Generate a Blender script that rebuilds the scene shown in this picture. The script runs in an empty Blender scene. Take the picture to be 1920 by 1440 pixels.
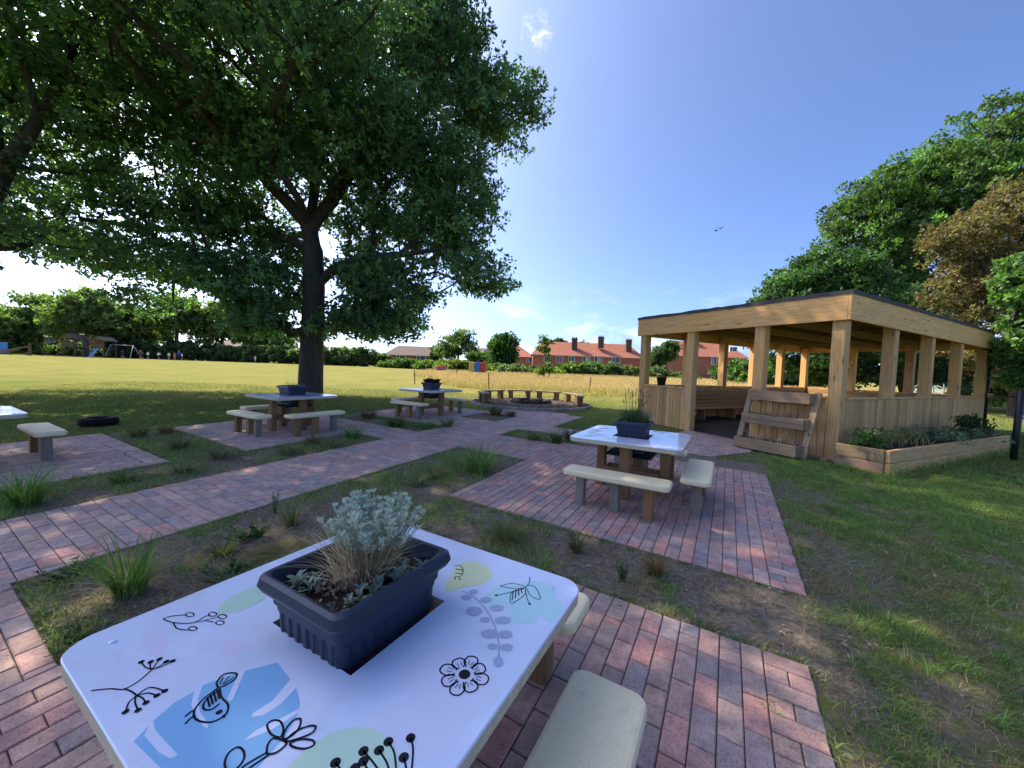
import bpy, math, random
import numpy as np
from mathutils import Vector, Matrix
random.seed(7)
RNG = np.random.default_rng(11)
scene = bpy.context.scene
COL = scene.collection
rad = math.radians

# ------------------------------------------------------------------ camera geometry (1920 x 1440 photo)
FPX, EYE = 700.0, 1.60
PITCH, ROLL = math.atan(28 / FPX), math.atan(0.0363)
_F = Vector((0, math.cos(PITCH), -math.sin(PITCH)))
_U0 = Vector((0, math.sin(PITCH), math.cos(PITCH)))
_X = Vector((1, 0, 0))
CR = _X * math.cos(ROLL) + _U0 * math.sin(ROLL)
CU = -_X * math.sin(ROLL) + _U0 * math.cos(ROLL)
CF = _F

def terr(x, y):
    y = np.maximum(np.asarray(y, float), -3.0)
    s = np.clip((y - 15) / 45.0, 0, 1)
    return 0.55 * (1 - np.exp(-y / 11.0)) + 0.5 * s * s * (3 - 2 * s)

def tz(x, y):
    return float(terr(x, y))

def ray(px, py):
    return CF + CR * ((px - 960) / FPX) + CU * ((720 - py) / FPX)

def at(px, py, d):
    """surveyed point: the sight line of a photo pixel at d metres ahead"""
    r = ray(px, py)
    return Vector((0, 0, EYE)) + r * (d / r.y)

def gp(px, py, dz=0.0):
    """surveyed point on the terrain (or dz above it)"""
    r = ray(px, py)
    d = 5.0
    for _ in range(60):
        z = tz(0, d) + dz
        k = (z - EYE) / r.z if r.z < -1e-6 else 400
        d = 0.5 * d + 0.5 * min(max(k * r.y, 0.2), 400)
    return Vector((0, 0, EYE)) + r * (d / r.y)

CA, SA = math.cos(rad(30)), math.sin(rad(30))
def AB(a, b):
    """the paving grid: a runs right-forward, b runs away to the right"""
    return (CA * a + SA * b, -SA * a + CA * b)
def toAB(x, y):
    return (CA * x - SA * y, SA * x + CA * y)
GRID_RZ = -rad(30)

# ------------------------------------------------------------------ noise
def _hash(ix, iy, s):
    n = (ix * 374761393 + iy * 668265263 + s * 1442695041) & 0x7fffffff
    n = ((n ^ (n >> 13)) * 1274126177) & 0x7fffffff
    return ((n ^ (n >> 16)) & 0xffff) / 65535.0
def vnoise(x, y, s=0):
    x = np.asarray(x, float); y = np.asarray(y, float)
    ix = np.floor(x).astype(np.int64); iy = np.floor(y).astype(np.int64)
    fx = x - ix; fy = y - iy
    fx = fx * fx * (3 - 2 * fx); fy = fy * fy * (3 - 2 * fy)
    a = _hash(ix, iy, s); b = _hash(ix + 1, iy, s); c = _hash(ix, iy + 1, s); d = _hash(ix + 1, iy + 1, s)
    return (a * (1 - fx) + b * fx) * (1 - fy) + (c * (1 - fx) + d * fx) * fy
def fbm(x, y, s=0, o=4):
    t = 0; w = 0.5; k = 1.0
    for i in range(o):
        t = t + w * vnoise(np.asarray(x) * k + 17.3 * i, np.asarray(y) * k - 9.1 * i, s + i); w *= 0.5; k *= 2.03
    return t

# ------------------------------------------------------------------ mesh builder
class MB:
    def __init__(s):
        s.V = []; s.n = 0; s.L = []; s.S = []; s.M = []; s.C = []; s.SM = []
    def add(s, v, f, mat=0, col=(1, 1, 1), smooth=False):
        v = np.asarray(v, float).reshape(-1, 3)
        if isinstance(f, np.ndarray):
            m = len(f); s.L.append((f + s.n).reshape(-1)); s.S.append(np.full(m, f.shape[1]))
        else:
            m = len(f)
            s.L.append(np.array([i + s.n for q in f for i in q], dtype=np.int64)); s.S.append(np.array([len(q) for q in f]))
        s.V.append(v); s.n += len(v)
        s.M.append(np.broadcast_to(np.asarray(mat), (m,)).astype(int)); s.SM.append(np.full(m, smooth))
        s.C.append(np.broadcast_to(np.asarray(col, float), (m, 3)))
    def build(s, name, mats, parent=None, loc=None, rz=0.0):
        me = bpy.data.meshes.new(name)
        if s.n:
            V = np.concatenate(s.V); L = np.concatenate(s.L); S = np.concatenate(s.S)
            me.vertices.add(len(V)); me.vertices.foreach_set('co', V.astype(np.float32).ravel())
            me.loops.add(len(L)); me.loops.foreach_set('vertex_index', L.astype(np.int32))
            me.polygons.add(len(S))
            st = np.concatenate([[0], np.cumsum(S)[:-1]])
            me.polygons.foreach_set('loop_start', st.astype(np.int32))
            me.polygons.foreach_set('loop_total', S.astype(np.int32))
            me.polygons.foreach_set('material_index', np.concatenate(s.M).astype(np.int32))
            me.polygons.foreach_set('use_smooth', np.concatenate(s.SM))
            me.update(calc_edges=True)
            at_ = me.attributes.new('Col', 'FLOAT_COLOR', 'FACE')
            c = np.concatenate(s.C); c = np.concatenate([c, np.ones((len(c), 1))], 1)
            at_.data.foreach_set('color', c.astype(np.float32).ravel())
            me.validate()
        for m in (mats if isinstance(mats, (list, tuple)) else [mats]):
            me.materials.append(m)
        o = bpy.data.objects.new(name, me); COL.objects.link(o)
        if parent: o.parent = parent
        if loc is not None: o.location = loc
        o.rotation_euler = (0, 0, rz)
        return o

def tag(o, label=None, cat=None, group=None, kind=None):
    if label: o['label'] = label
    if cat: o['category'] = cat
    if group: o['group'] = group
    if kind: o['kind'] = kind
    return o
def thing(name, label, cat, loc=(0, 0, 0), rz=0.0, group=None):
    o = bpy.data.objects.new(name, None); COL.objects.link(o)
    o.location = loc; o.rotation_euler = (0, 0, rz); o.empty_display_size = 0.2
    return tag(o, label, cat, group)
def copy_tree(root, label, loc, rz=0.0, group=None):
    r = root.copy(); COL.objects.link(r); r.location = loc; r.rotation_euler = (0, 0, rz); r['label'] = label
    if group: r['group'] = group
    for ch in list(root.children):
        c = ch.copy(); COL.objects.link(c); c.parent = r
        for g in list(ch.children):
            d = g.copy(); COL.objects.link(d); d.parent = c
    return r

# ------------------------------------------------------------------ shapes
def box(mb, c, s, bev=0.004, mat=0, col=(1, 1, 1), R=None):
    """chamfered box, centre c, full size s, optional 3x3 rotation R"""
    hx, hy, hz = s[0] / 2, s[1] / 2, s[2] / 2
    b = min(bev, hx * .6, hy * .6, hz * .6)
    vs = []; idx = {}
    for sx in (-1, 1):
        for sy in (-1, 1):
            for sz in (-1, 1):
                for k in range(3):
                    p = [sx * (hx - b), sy * (hy - b), sz * (hz - b)]
                    p[k] = (sx, sy, sz)[k] * (hx, hy, hz)[k]
                    idx[(sx, sy, sz, k)] = len(vs); vs.append(p)
    f = []
    def q(k, s_):
        o = [i for i in range(3) if i != k]
        r = []
        for (u, w) in ((-1, -1), (1, -1), (1, 1), (-1, 1)):
            t = [0, 0, 0]; t[k] = s_; t[o[0]] = u; t[o[1]] = w; r.append(idx[(t[0], t[1], t[2], k)])
        return r if (s_ > 0) == (k != 1) else r[::-1]
    for k in range(3):
        for s_ in (-1, 1): f.append(q(k, s_))
    for e in range(3):
        o = [i for i in range(3) if i != e]
        for u in (-1, 1):
            for w in (-1, 1):
                t0 = [0, 0, 0]; t0[e] = -1; t0[o[0]] = u; t0[o[1]] = w
                t1 = list(t0); t1[e] = 1
                r = [idx[(*t0, o[0])], idx[(*t1, o[0])], idx[(*t1, o[1])], idx[(*t0, o[1])]]
                if (u * w > 0) == (e != 1): r = r[::-1]
                f.append(r[::-1] if False else r)
    for sx in (-1, 1):
        for sy in (-1, 1):
            for sz in (-1, 1):
                r = [idx[(sx, sy, sz, k)] for k in range(3)]
                f.append(r if sx * sy * sz > 0 else r[::-1])
    v = np.array(vs)
    if R is not None: v = v @ np.array(R).T
    mb.add(v + np.array(c), f, mat, col)

def beam(mb, p0, p1, w, h, mat=0, col=(1, 1, 1), up=(0, 0, 1), bev=0.004):
    p0 = Vector(p0); p1 = Vector(p1); d = (p1 - p0); L = d.length; x = d.normalized()
    u = Vector(up)
    y = u.cross(x)
    if y.length < 1e-4: y = Vector((0, 1, 0)).cross(x)
    y.normalize(); z = x.cross(y)
    R = [[x[i], y[i], z[i]] for i in range(3)]
    box(mb, (p0 + p1) / 2, (L, w, h), bev, mat, col, R)

def loft(mb, rings, cap0=True, cap1=True, mat=0, col=(1, 1, 1), smooth=False, mats=None):
    n = len(rings[0]); v = np.concatenate([np.asarray(r, float) for r in rings])
    i = np.arange(n); j = (i + 1) % n
    for k in range(len(rings) - 1):
        f = np.stack([k * n + i, k * n + j, (k + 1) * n + j, (k + 1) * n + i], 1)
        m = mats[k] if mats else mat
        if k == 0: mb.add(v, f, m, col, smooth); base = mb.n - len(v)
        else:
            mb.L.append((f + base).reshape(-1)); mb.S.append(np.full(n, 4)); mb.M.append(np.full(n, m)); mb.SM.append(np.full(n, smooth))
            mb.C.append(np.broadcast_to(np.asarray(col, float), (n, 3)))
    def cap(ix, m):
        mb.L.append(np.array(ix) + base); mb.S.append(np.array([n])); mb.M.append(np.array([m])); mb.SM.append(np.array([False]))
        mb.C.append(np.broadcast_to(np.asarray(col, float), (1, 3)))
    if cap0: cap(list(range(n))[::-1], mats[0] if mats else mat)
    if cap1: cap([(len(rings) - 1) * n + q for q in range(n)], mats[-1] if mats else mat)

def rrect(hx, hy, r, z, k=6, side=1):
    """rounded rectangle outline, k points a corner, side points along each side"""
    p = []
    for (cx, cy, a0) in ((hx - r, hy - r, 0), (-hx + r, hy - r, 90), (-hx + r, -hy + r, 180), (hx - r, -hy + r, 270)):
        for i in range(k + 1):
            a = rad(a0 + 90 * i / k); p.append((cx + r * math.cos(a), cy + r * math.sin(a), z))
        if side > 1:
            nx = {0: (-hx + r, hy), 90: (-hx, -hy + r), 180: (hx - r, -hy), 270: (hx, hy - r)}[a0]
            x0, y0 = p[-1][0], p[-1][1]
            for i in range(1, side):
                t = i / side; p.append((x0 + (nx[0] - x0) * t, y0 + (nx[1] - y0) * t, z))
    return p

def tube(mb, pts, rs, n=6, mat=0, col=(1, 1, 1), smooth=True, cap=True):
    pts = [Vector(p) for p in pts]
    rings = []; ref = Vector((0.31, 0.17, 0.93)).normalized()
    for i, p in enumerate(pts):
        t = (pts[min(i + 1, len(pts) - 1)] - pts[max(i - 1, 0)])
        if t.length < 1e-9: t = Vector((0, 0, 1))
        t.normalize()
        a = t.cross(ref)
        if a.length < 1e-3: a = t.cross(Vector((1, 0, 0)))
        a.normalize(); b = t.cross(a)
        r = rs[i] if hasattr(rs, '__len__') else rs
        rings.append([p + (a * math.cos(2 * math.pi * k / n) + b * math.sin(2 * math.pi * k / n)) * r for k in range(n)])
    loft(mb, rings, cap, cap, mat, col, smooth)

def ribbons(mb, B, D, H, W, bend, col, seg=2, mat=0, twist=None):
    """many grass blades at once. B base (n,3), D unit lean direction (n,2), H heights, W widths, bend = tip offset / height"""
    n = len(B); H = np.asarray(H); W = np.asarray(W); bend = np.asarray(bend)
    ang = RNG.uniform(0, 2 * np.pi, n) if twist is None else twist
    wx = np.cos(ang) * W / 2; wy = np.sin(ang) * W / 2
    rows = []
    for k in range(seg + 1):
        t = k / seg
        off = bend * H * t ** 1.8
        z = H * t * np.sqrt(np.clip(1 - (0.55 * bend * t) ** 2, 0.15, 1))
        w = (1 - t) ** 0.7 if k < seg else 0.0
        c = B + np.stack([D[:, 0] * off, D[:, 1] * off, z], 1)
        if k < seg:
            rows.append(c + np.stack([wx * w, wy * w, 0 * z], 1)); rows.append(c - np.stack([wx * w, wy * w, 0 * z], 1))
        else: rows.append(c)
    V = np.stack(rows, 1).reshape(-1, 3); m = 2 * seg + 1
    base = np.arange(n) * m
    v0 = mb.n
    mb.V.append(V); mb.n += len(V)
    for k in range(seg):
        if k < seg - 1: f = np.stack([base + 2 * k, base + 2 * k + 1, base + 2 * k + 3, base + 2 * k + 2], 1)
        else: f = np.stack([base + 2 * k, base + 2 * k + 1, base + 2 * k + 2], 1)
        mb.L.append((f + v0).reshape(-1)); mb.S.append(np.full(n, f.shape[1])); mb.M.append(np.full(n, mat)); mb.SM.append(np.full(n, False))
        mb.C.append(np.broadcast_to(np.asarray(col, float), (n, 3)))

def unit(v):
    return v / np.maximum(np.linalg.norm(v, axis=1, keepdims=True), 1e-9)
def leaves(mb, P, D, Nn, L, W, col, mat=0, fold=0.12, wide=0.5):
    """leaf-shaped quads"""
    D = unit(D); S = unit(np.cross(D, Nn)); U = np.cross(S, D)
    L = np.reshape(L, (-1, 1)) * np.ones((len(P), 1)); W = np.reshape(W, (-1, 1)) * np.ones((len(P), 1))
    mid = P + D * L * wide + U * W * fold
    V = np.stack([P, mid + S * W / 2, P + D * L, mid - S * W / 2], 1).reshape(-1, 3)
    b = np.arange(len(P)) * 4
    mb.add(V, np.stack([b, b + 1, b + 2, b + 3], 1), mat, col)

def rdir(n):
    return unit(RNG.normal(size=(n, 3)))
def pal(n, cols, jit=0.15):
    cols = np.array(cols); c = cols[RNG.integers(0, len(cols), n)]
    return np.clip(c * (1 + RNG.normal(0, jit, (n, 1))), 0.003, 0.95)
# ------------------------------------------------------------------ materials
class NT:
    def __init__(s, name):
        s.m = bpy.data.materials.new(name); s.m.use_nodes = True
        s.t = s.m.node_tree; s.t.nodes.clear()
        s.out = s.t.nodes.new('ShaderNodeOutputMaterial')
    def n(s, ty, **kw):
        o = s.t.nodes.new(ty)
        for k, v in kw.items(): setattr(o, k, v)
        return o
    def l(s, a, b): s.t.links.new(a, b)
    def val(s, node, **kw):
        for k, v in kw.items(): node.inputs[k].default_value = v
def mix(nt, f, a, b, mode='MIX'):
    m = nt.n('ShaderNodeMix', data_type='RGBA', blend_type=mode)
    for sock, v in ((m.inputs[0], f), (m.inputs[6], a), (m.inputs[7], b)):
        if isinstance(v, bpy.types.NodeSocket): nt.l(v, sock)
        else: sock.default_value = v if not isinstance(v, tuple) else (*v[:3], 1)
    return m.outputs[2]
def ramp(nt, src, stops, interp='LINEAR'):
    r = nt.n('ShaderNodeValToRGB'); r.color_ramp.interpolation = interp
    e = r.color_ramp.elements
    while len(e) < len(stops): e.new(0.5)
    for i, (p, c) in enumerate(stops):
        e[i].position = p; e[i].color = (*c, 1) if len(c) == 3 else c
    nt.l(src, r.inputs[0]); return r.outputs[0]
def noise(nt, vec, scale, detail=4, rough=0.55, dist=0.0):
    k = nt.n('ShaderNodeTexNoise'); nt.val(k, Scale=scale, Detail=detail, Roughness=rough, Distortion=dist)
    nt.l(vec, k.inputs['Vector']); return k.outputs['Fac']
def coords(nt, stretch=None, kind='Object'):
    c = nt.n('ShaderNodeTexCoord').outputs[kind]
    if stretch:
        m = nt.n('ShaderNodeMapping'); m.inputs['Scale'].default_value = stretch; nt.l(c, m.inputs['Vector']); c = m.outputs[0]
    return c
def attr(nt, name='Col'):
    return nt.n('ShaderNodeAttribute', attribute_name=name).outputs['Color']
def bumped(nt, h, strength=0.3, dist=0.01):
    b = nt.n('ShaderNodeBump'); nt.val(b, Strength=strength, Distance=dist); nt.l(h, b.inputs['Height']); return b.outputs[0]
def finish(nt, col, rough=0.6, spec=0.4, normal=None, **kw):
    p = nt.n('ShaderNodeBsdfPrincipled')
    for sock, v in (('Base Color', col), ('Roughness', rough)):
        if isinstance(v, bpy.types.NodeSocket): nt.l(v, p.inputs[sock])
        else: p.inputs[sock].default_value = (*v, 1) if isinstance(v, tuple) else v
    p.inputs['Specular IOR Level'].default_value = spec
    for k, v in kw.items(): p.inputs[k].default_value = v
    if normal is not None: nt.l(normal, p.inputs['Normal'])
    nt.l(p.outputs[0], nt.out.inputs[0]); return nt.m

def m_plain(name, c, rough=0.5, spec=0.4, var=0.15, scale=8, bump=0.0, use_col=False):
    nt = NT(name); co = coords(nt)
    f = noise(nt, co, scale)
    hi = tuple(min(1, x * (1 + var)) for x in c); lo = tuple(x * (1 - var) for x in c)
    col = mix(nt, f, lo, hi)
    if use_col: col = mix(nt, 1.0, col, attr(nt), 'MULTIPLY')
    nrm = bumped(nt, noise(nt, co, scale * 6), bump) if bump else None
    return finish(nt, col, rough, spec, nrm)
def m_wood(name, c, dark=0.55, axis='z', rough=0.75, grey=0.0, knots=True):
    """timber: fine grain stretched along one axis, blotchy weathering and knots; Col tints each board"""
    nt = NT(name)
    s = {'x': (1.2, 22, 22), 'y': (22, 1.2, 22), 'z': (22, 22, 1.2)}[axis]
    g = noise(nt, coords(nt, s), 2.2, 6, 0.65, 0.6)
    col = ramp(nt, g, [(0.28, tuple(x * dark for x in c)), (0.52, c), (0.75, tuple(min(1, x * 1.22) for x in c))])
    blot = noise(nt, coords(nt), 2.6, 4)
    gy = sum(c) / 3
    w = ramp(nt, blot, [(0.38, (0, 0, 0)), (0.72, (1, 1, 1))])
    sc = nt.n('ShaderNodeMath', operation='MULTIPLY'); nt.l(w, sc.inputs[0]); sc.inputs[1].default_value = 0.22 + grey
    col = mix(nt, sc.outputs[0], col, (gy * .8, gy * .78, gy * .74))
    if knots:
        v = nt.n('ShaderNodeTexVoronoi'); ks = {'x': (1.6, 7, 7), 'y': (7, 1.6, 7), 'z': (7, 7, 1.6)}[axis]
        nt.l(coords(nt, ks), v.inputs['Vector']); v.inputs['Scale'].default_value = 1.0
        k = ramp(nt, v.outputs['Distance'], [(0.05, (1, 1, 1)), (0.13, (0, 0, 0))])
        col = mix(nt, k, col, tuple(x * 0.28 for x in c))
    col = mix(nt, 1.0, col, attr(nt), 'MULTIPLY')
    return finish(nt, col, rough, 0.25, bumped(nt, g, 0.35, 0.004))
def m_leaf(name, gloss=0.35, trans=0.38, tint=(1.3, 1.6, 0.6), rough=0.5):
    nt = NT(name); c = attr(nt)
    p = nt.n('ShaderNodeBsdfPrincipled'); nt.l(c, p.inputs['Base Color']); nt.val(p, Roughness=rough); p.inputs['Specular IOR Level'].default_value = gloss
    t = nt.n('ShaderNodeBsdfTranslucent'); nt.l(mix(nt, 1.0, c, tint, 'MULTIPLY'), t.inputs['Color'])
    m = nt.n('ShaderNodeMixShader'); m.inputs[0].default_value = trans
    nt.l(p.outputs[0], m.inputs[1]); nt.l(t.outputs[0], m.inputs[2]); nt.l(m.outputs[0], nt.out.inputs[0])
    return nt.m
def m_bark(name, c=(0.075, 0.062, 0.052)):
    nt = NT(name)
    g = noise(nt, coords(nt, (9, 9, 1.6)), 2.4, 6, 0.7, 0.8)
    col = ramp(nt, g, [(0.3, tuple(x * .4 for x in c)), (0.55, c), (0.8, tuple(x * 1.6 for x in c))])
    moss = noise(nt, coords(nt), 1.1, 3)
    col = mix(nt, ramp(nt, moss, [(0.5, (0, 0, 0)), (0.8, (.5, .5, .5))]), col, (0.06, 0.075, 0.035))
    return finish(nt, col, 0.9, 0.15, bumped(nt, g, 0.9, 0.04))

M = {}
M['timber_z'] = m_wood('golden_timber_upright', (0.74, 0.425, 0.165), axis='z')
M['timber_x'] = m_wood('golden_timber_lengthwise', (0.74, 0.425, 0.165), axis='x')
M['timber_y'] = m_wood('golden_timber_crosswise', (0.74, 0.425, 0.165), axis='y')
M['grey_x'] = m_wood('weathered_timber_lengthwise', (0.37, 0.245, 0.145), axis='x', grey=0.15)
M['grey_y'] = m_wood('weathered_timber_crosswise', (0.37, 0.245, 0.145), axis='y', grey=0.15)
M['grey_z'] = m_wood('weathered_timber_upright', (0.37, 0.245, 0.145), axis='z', grey=0.15)
M['leg'] = m_wood('stained_post_timber', (0.30, 0.165, 0.07), axis='z', knots=False)
M['leg_grey'] = m_wood('silvered_post_timber', (0.27, 0.235, 0.19), axis='z', grey=0.3, knots=False)
M['leg_x'] = m_wood('stained_rail_timber', (0.30, 0.165, 0.07), axis='x', knots=False)
M['ply'] = m_wood('plywood_edge', (0.55, 0.46, 0.33), axis='x', knots=False, dark=0.75)
M['bark'] = m_bark('oak_bark')
M['bark_pale'] = m_bark('grey_bark', (0.14, 0.12, 0.10))
M['leaf'] = m_leaf('broad_leaf')
M['leaf_far'] = m_leaf('distant_leaf', 0.2, 0.5)
M['blade'] = m_leaf('grass_blade', 0.2, 0.35, (1.2, 1.35, 0.7))
M['dry'] = m_leaf('dry_stem', 0.1, 0.25, (1.1, 1.05, 0.9), 0.8)
M['silver'] = m_leaf('silver_leaf', 0.1, 0.25, (1.0, 1.1, 0.95), 0.85)
M['pot'] = m_plain('slate_blue_plastic', (0.015, 0.025, 0.05), 0.45, 0.4, 0.18, 14, 0.05)
M['black'] = m_plain('black_paint', (0.012, 0.013, 0.014), 0.45, 0.4, 0.3, 10)
M['void'] = m_plain('dark_board', (0.012, 0.012, 0.014), 0.8, 0.2, 0.2)
M['potsoil'] = m_plain('potting_soil', (0.045, 0.033, 0.025), 0.95, 0.1, 0.6, 40, 0.8)
M['felt'] = m_plain('roofing_felt', (0.085, 0.08, 0.085), 0.9, 0.2, 0.3, 5, 0.3)
M['tyre'] = m_plain('tyre_rubber', (0.010, 0.010, 0.012), 0.85, 0.15, 0.3, 12, 0.1)
M['white'] = m_plain('white_frame', (0.75, 0.75, 0.73), 0.5, 0.4, 0.06)
M['glass'] = m_plain('window_glass', (0.05, 0.06, 0.07), 0.08, 0.6, 0.2, 0.7)
M['stone'] = m_plain('pale_edging_stone', (0.33, 0.30, 0.26), 0.9, 0.2, 0.25, 9, 0.4, True)
M['chip'] = m_plain('wood_chip', (1, 1, 1), 0.9, 0.2, 0.2, 30, 0, True)
M['paint'] = m_plain('painted_surface', (1, 1, 1), 0.55, 0.35, 0.08, 6, 0, True)
M['metal'] = m_plain('galvanised_metal', (0.38, 0.40, 0.42), 0.45, 0.5, 0.15)
M['fabric'] = m_plain('cloth', (1, 1, 1), 0.9, 0.1, 0.15, 25, 0, True)
M['chimney'] = m_plain('sooty_brick', (0.10, 0.062, 0.05), 0.9, 0.2, 0.35, 14, 0.3)

def m_seat():
    nt = NT('buff_composite'); co = coords(nt)
    a = noise(nt, co, 5, 5); b = noise(nt, co, 160, 2)
    col = mix(nt, a, (0.82, 0.66, 0.40), (0.92, 0.76, 0.48))
    col = mix(nt, ramp(nt, b, [(0.34, (.25, .25, .25)), (0.45, (0, 0, 0))]), col, (0.38, 0.32, 0.24))
    st = noise(nt, co, 9, 6, 0.7)
    col = mix(nt, ramp(nt, st, [(0.6, (0, 0, 0)), (0.78, (.5, .5, .5))]), col, (0.36, 0.32, 0.26))
    return finish(nt, col, 0.55, 0.35, bumped(nt, b, 0.06, 0.002))
M['seat'] = m_seat()

def m_lam():
    nt = NT('white_laminate'); co = coords(nt)
    n1 = noise(nt, co, 2.2, 3)
    col = mix(nt, n1, (0.58, 0.63, 0.80), (0.68, 0.72, 0.86))
    sp = noise(nt, co, 42, 2)
    gr = noise(nt, co, 3.4, 7, 0.75, 1.5); col = mix(nt, ramp(nt, gr, [(0.48, (0, 0, 0)), (0.72, (.30, .30, .30))]), col, (0.45, 0.44, 0.46))
    sc = noise(nt, coords(nt, (2, 70, 1)), 2.0, 5, 0.8, 0.6); col = mix(nt, ramp(nt, sc, [(0.66, (0, 0, 0)), (0.70, (.25, .25, .25))]), col, (0.86, 0.86, 0.9))
    col = mix(nt, ramp(nt, sp, [(0.74, (0, 0, 0)), (0.78, (.4, .4, .4))]), col, (0.4, 0.38, 0.36))
    return finish(nt, col, mixf(nt, noise(nt, co, 7, 4), 0.05, 0.15), 0.5)
def mixf(nt, f, a, b):
    m = nt.n('ShaderNodeMapRange'); nt.l(f, m.inputs[0]); m.inputs[1].default_value = 0.3; m.inputs[2].default_value = 0.7
    m.inputs[3].default_value = a; m.inputs[4].default_value = b; return m.outputs[0]
M['laminate'] = m_lam()
M['print'] = m_plain('printed_ink', (1, 1, 1), 0.16, 0.5, 0.05, 3, 0, True)

def m_brick():
    nt = NT('block_paving'); co = coords(nt)
    c = attr(nt)
    n1 = noise(nt, co, 16, 5, 0.65); n2 = noise(nt, co, 130, 3, 0.7); n3 = noise(nt, co, 1.3, 4)
    col = mix(nt, 1.0, c, ramp(nt, n1, [(0.25, (.62, .62, .64)), (0.7, (1.2, 1.17, 1.13))]), 'MULTIPLY')
    col = mix(nt, ramp(nt, n2, [(0.33, (.7, .7, .7)), (0.48, (0, 0, 0))]), col, (0.07, 0.06, 0.06))
    col = mix(nt, ramp(nt, n3, [(0.48, (0, 0, 0)), (0.75, (.35, .35, .35))]), col, (0.17, 0.145, 0.125))
    st = noise(nt, co, 5.5, 6, 0.75, 1.2)
    col = mix(nt, ramp(nt, st, [(0.62, (0, 0, 0)), (0.72, (.4, .4, .4))]), col, (0.06, 0.062, 0.045))
    return finish(nt, col, 0.85, 0.25, bumped(nt, n2, 0.35, 0.003))
M['brick'] = m_brick()

def m_ground():
    nt = NT('turf_and_soil'); co = coords(nt)
    w = nt.n('ShaderNodeAttribute', attribute_name='cover'); sep = nt.n('ShaderNodeSeparateColor'); nt.l(w.outputs['Color'], sep.inputs[0])
    soil, dry, pave = sep.outputs[0], sep.outputs[1], sep.outputs[2]
    fine = noise(nt, co, 75, 9, 0.85); mid = noise(nt, co, 6, 5, 0.65); big = noise(nt, co, 0.55, 4, 0.6)
    st = noise(nt, coords(nt, (0.5, 3.0, 1)), 1.0, 5, 0.65)
    green = ramp(nt, fine, [(0.3, (0.055, 0.09, 0.02)), (0.55, (0.13, 0.19, 0.045)), (0.78, (0.27, 0.30, 0.09))])
    straw = ramp(nt, fine, [(0.3, (0.18, 0.15, 0.05)), (0.55, (0.315, 0.27, 0.095)), (0.75, (0.44, 0.375, 0.14))])
    f = nt.n('ShaderNodeMath', operation='MULTIPLY_ADD'); nt.l(mid, f.inputs[0]); f.inputs[1].default_value = 0.9; 
    s2 = nt.n('ShaderNodeMath', operation='MULTIPLY_ADD'); nt.l(big, s2.inputs[0]); s2.inputs[1].default_value = 1.7; s2.inputs[2].default_value = -1.30
    nt.l(s2.outputs[0], f.inputs[2])
    g = nt.n('ShaderNodeMath', operation='ADD', use_clamp=True); nt.l(f.outputs[0], g.inputs[0]); nt.l(dry, g.inputs[1])
    turf = mix(nt, g.outputs[0], green, straw)
    turf = mix(nt, ramp(nt, st, [(0.35, (0, 0, 0)), (0.7, (.45, .45, .45))]), turf, (0.13, 0.15, 0.045))
    dirt = ramp(nt, noise(nt, co, 26, 10, 0.85), [(0.3, (0.075, 0.058, 0.047)), (0.48, (0.20, 0.158, 0.127)), (0.62, (0.36, 0.30, 0.245)), (0.75, (0.52, 0.45, 0.37))])
    vs = nt.n('ShaderNodeTexVoronoi'); nt.l(co, vs.inputs['Vector']); vs.inputs['Scale'].default_value = 34
    dirt = mix(nt, ramp(nt, vs.outputs['Distance'], [(0.10, (.5, .5, .5)), (0.17, (0, 0, 0))]), dirt, (0.26, 0.23, 0.2))
    h = nt.n('ShaderNodeMath', operation='MULTIPLY_ADD'); nt.l(mid, h.inputs[0]); h.inputs[1].default_value = 1.1; h.inputs[2].default_value = -0.55
    k = nt.n('ShaderNodeMath', operation='ADD'); nt.l(h.outputs[0], k.inputs[0]); nt.l(soil, k.inputs[1])
    col = mix(nt, ramp(nt, k.outputs[0], [(0.42, (0, 0, 0)), (0.62, (1, 1, 1))]), turf, dirt)
    col = mix(nt, pave, col, (0.10, 0.085, 0.075))
    return finish(nt, col, 1.0, 0.0, bumped(nt, fine, 0.8, 0.03))
M['ground'] = m_ground()

def m_tile(name, c):
    nt = NT(name); co = coords(nt)
    w = nt.n('ShaderNodeTexWave', bands_direction='Z'); nt.val(w, Scale=2.2, Distortion=0.4); nt.l(co, w.inputs['Vector'])
    n1 = noise(nt, co, 1.2, 5); n2 = noise(nt, co, 14, 3)
    col = mix(nt, n1, tuple(x * .78 for x in c), tuple(min(1, x * 1.2) for x in c))
    col = mix(nt, ramp(nt, n2, [(0.35, (.45, .45, .45)), (0.55, (0, 0, 0))]), col, tuple(x * .55 for x in c))
    col = mix(nt, ramp(nt, w.outputs['Fac'], [(0.0, (.4, .4, .4)), (0.25, (0, 0, 0))]), col, tuple(x * .5 for x in c))
    return finish(nt, col, 0.85, 0.2)
M['redtile'] = m_tile('red_clay_tile', (0.42, 0.165, 0.105))
M['hungtile'] = m_tile('tile_hung_wall', (0.40, 0.155, 0.11))
M['browntile'] = m_tile('brown_roof_tile', (0.17, 0.13, 0.11))
M['redwall'] = m_tile('brick_wall', (0.27, 0.11, 0.075))

SUN_STRENGTH, SKY_STRENGTH, EXPOSURE, CLOUD = 3.1, 0.15, 1.56, (3.0, 3.1, 3.4)
# ------------------------------------------------------------------ camera, light, sky
cam_d = bpy.data.cameras.new('camera'); cam = bpy.data.objects.new('camera', cam_d); COL.objects.link(cam)
cam_d.sensor_width = 36; cam_d.lens = FPX / 1920 * 36; cam_d.clip_start = 0.03; cam_d.clip_end = 3000
R = Matrix((CR, CU, -CF)).transposed().to_4x4(); R.translation = (0, 0, EYE); cam.matrix_world = R
scene.camera = cam

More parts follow.
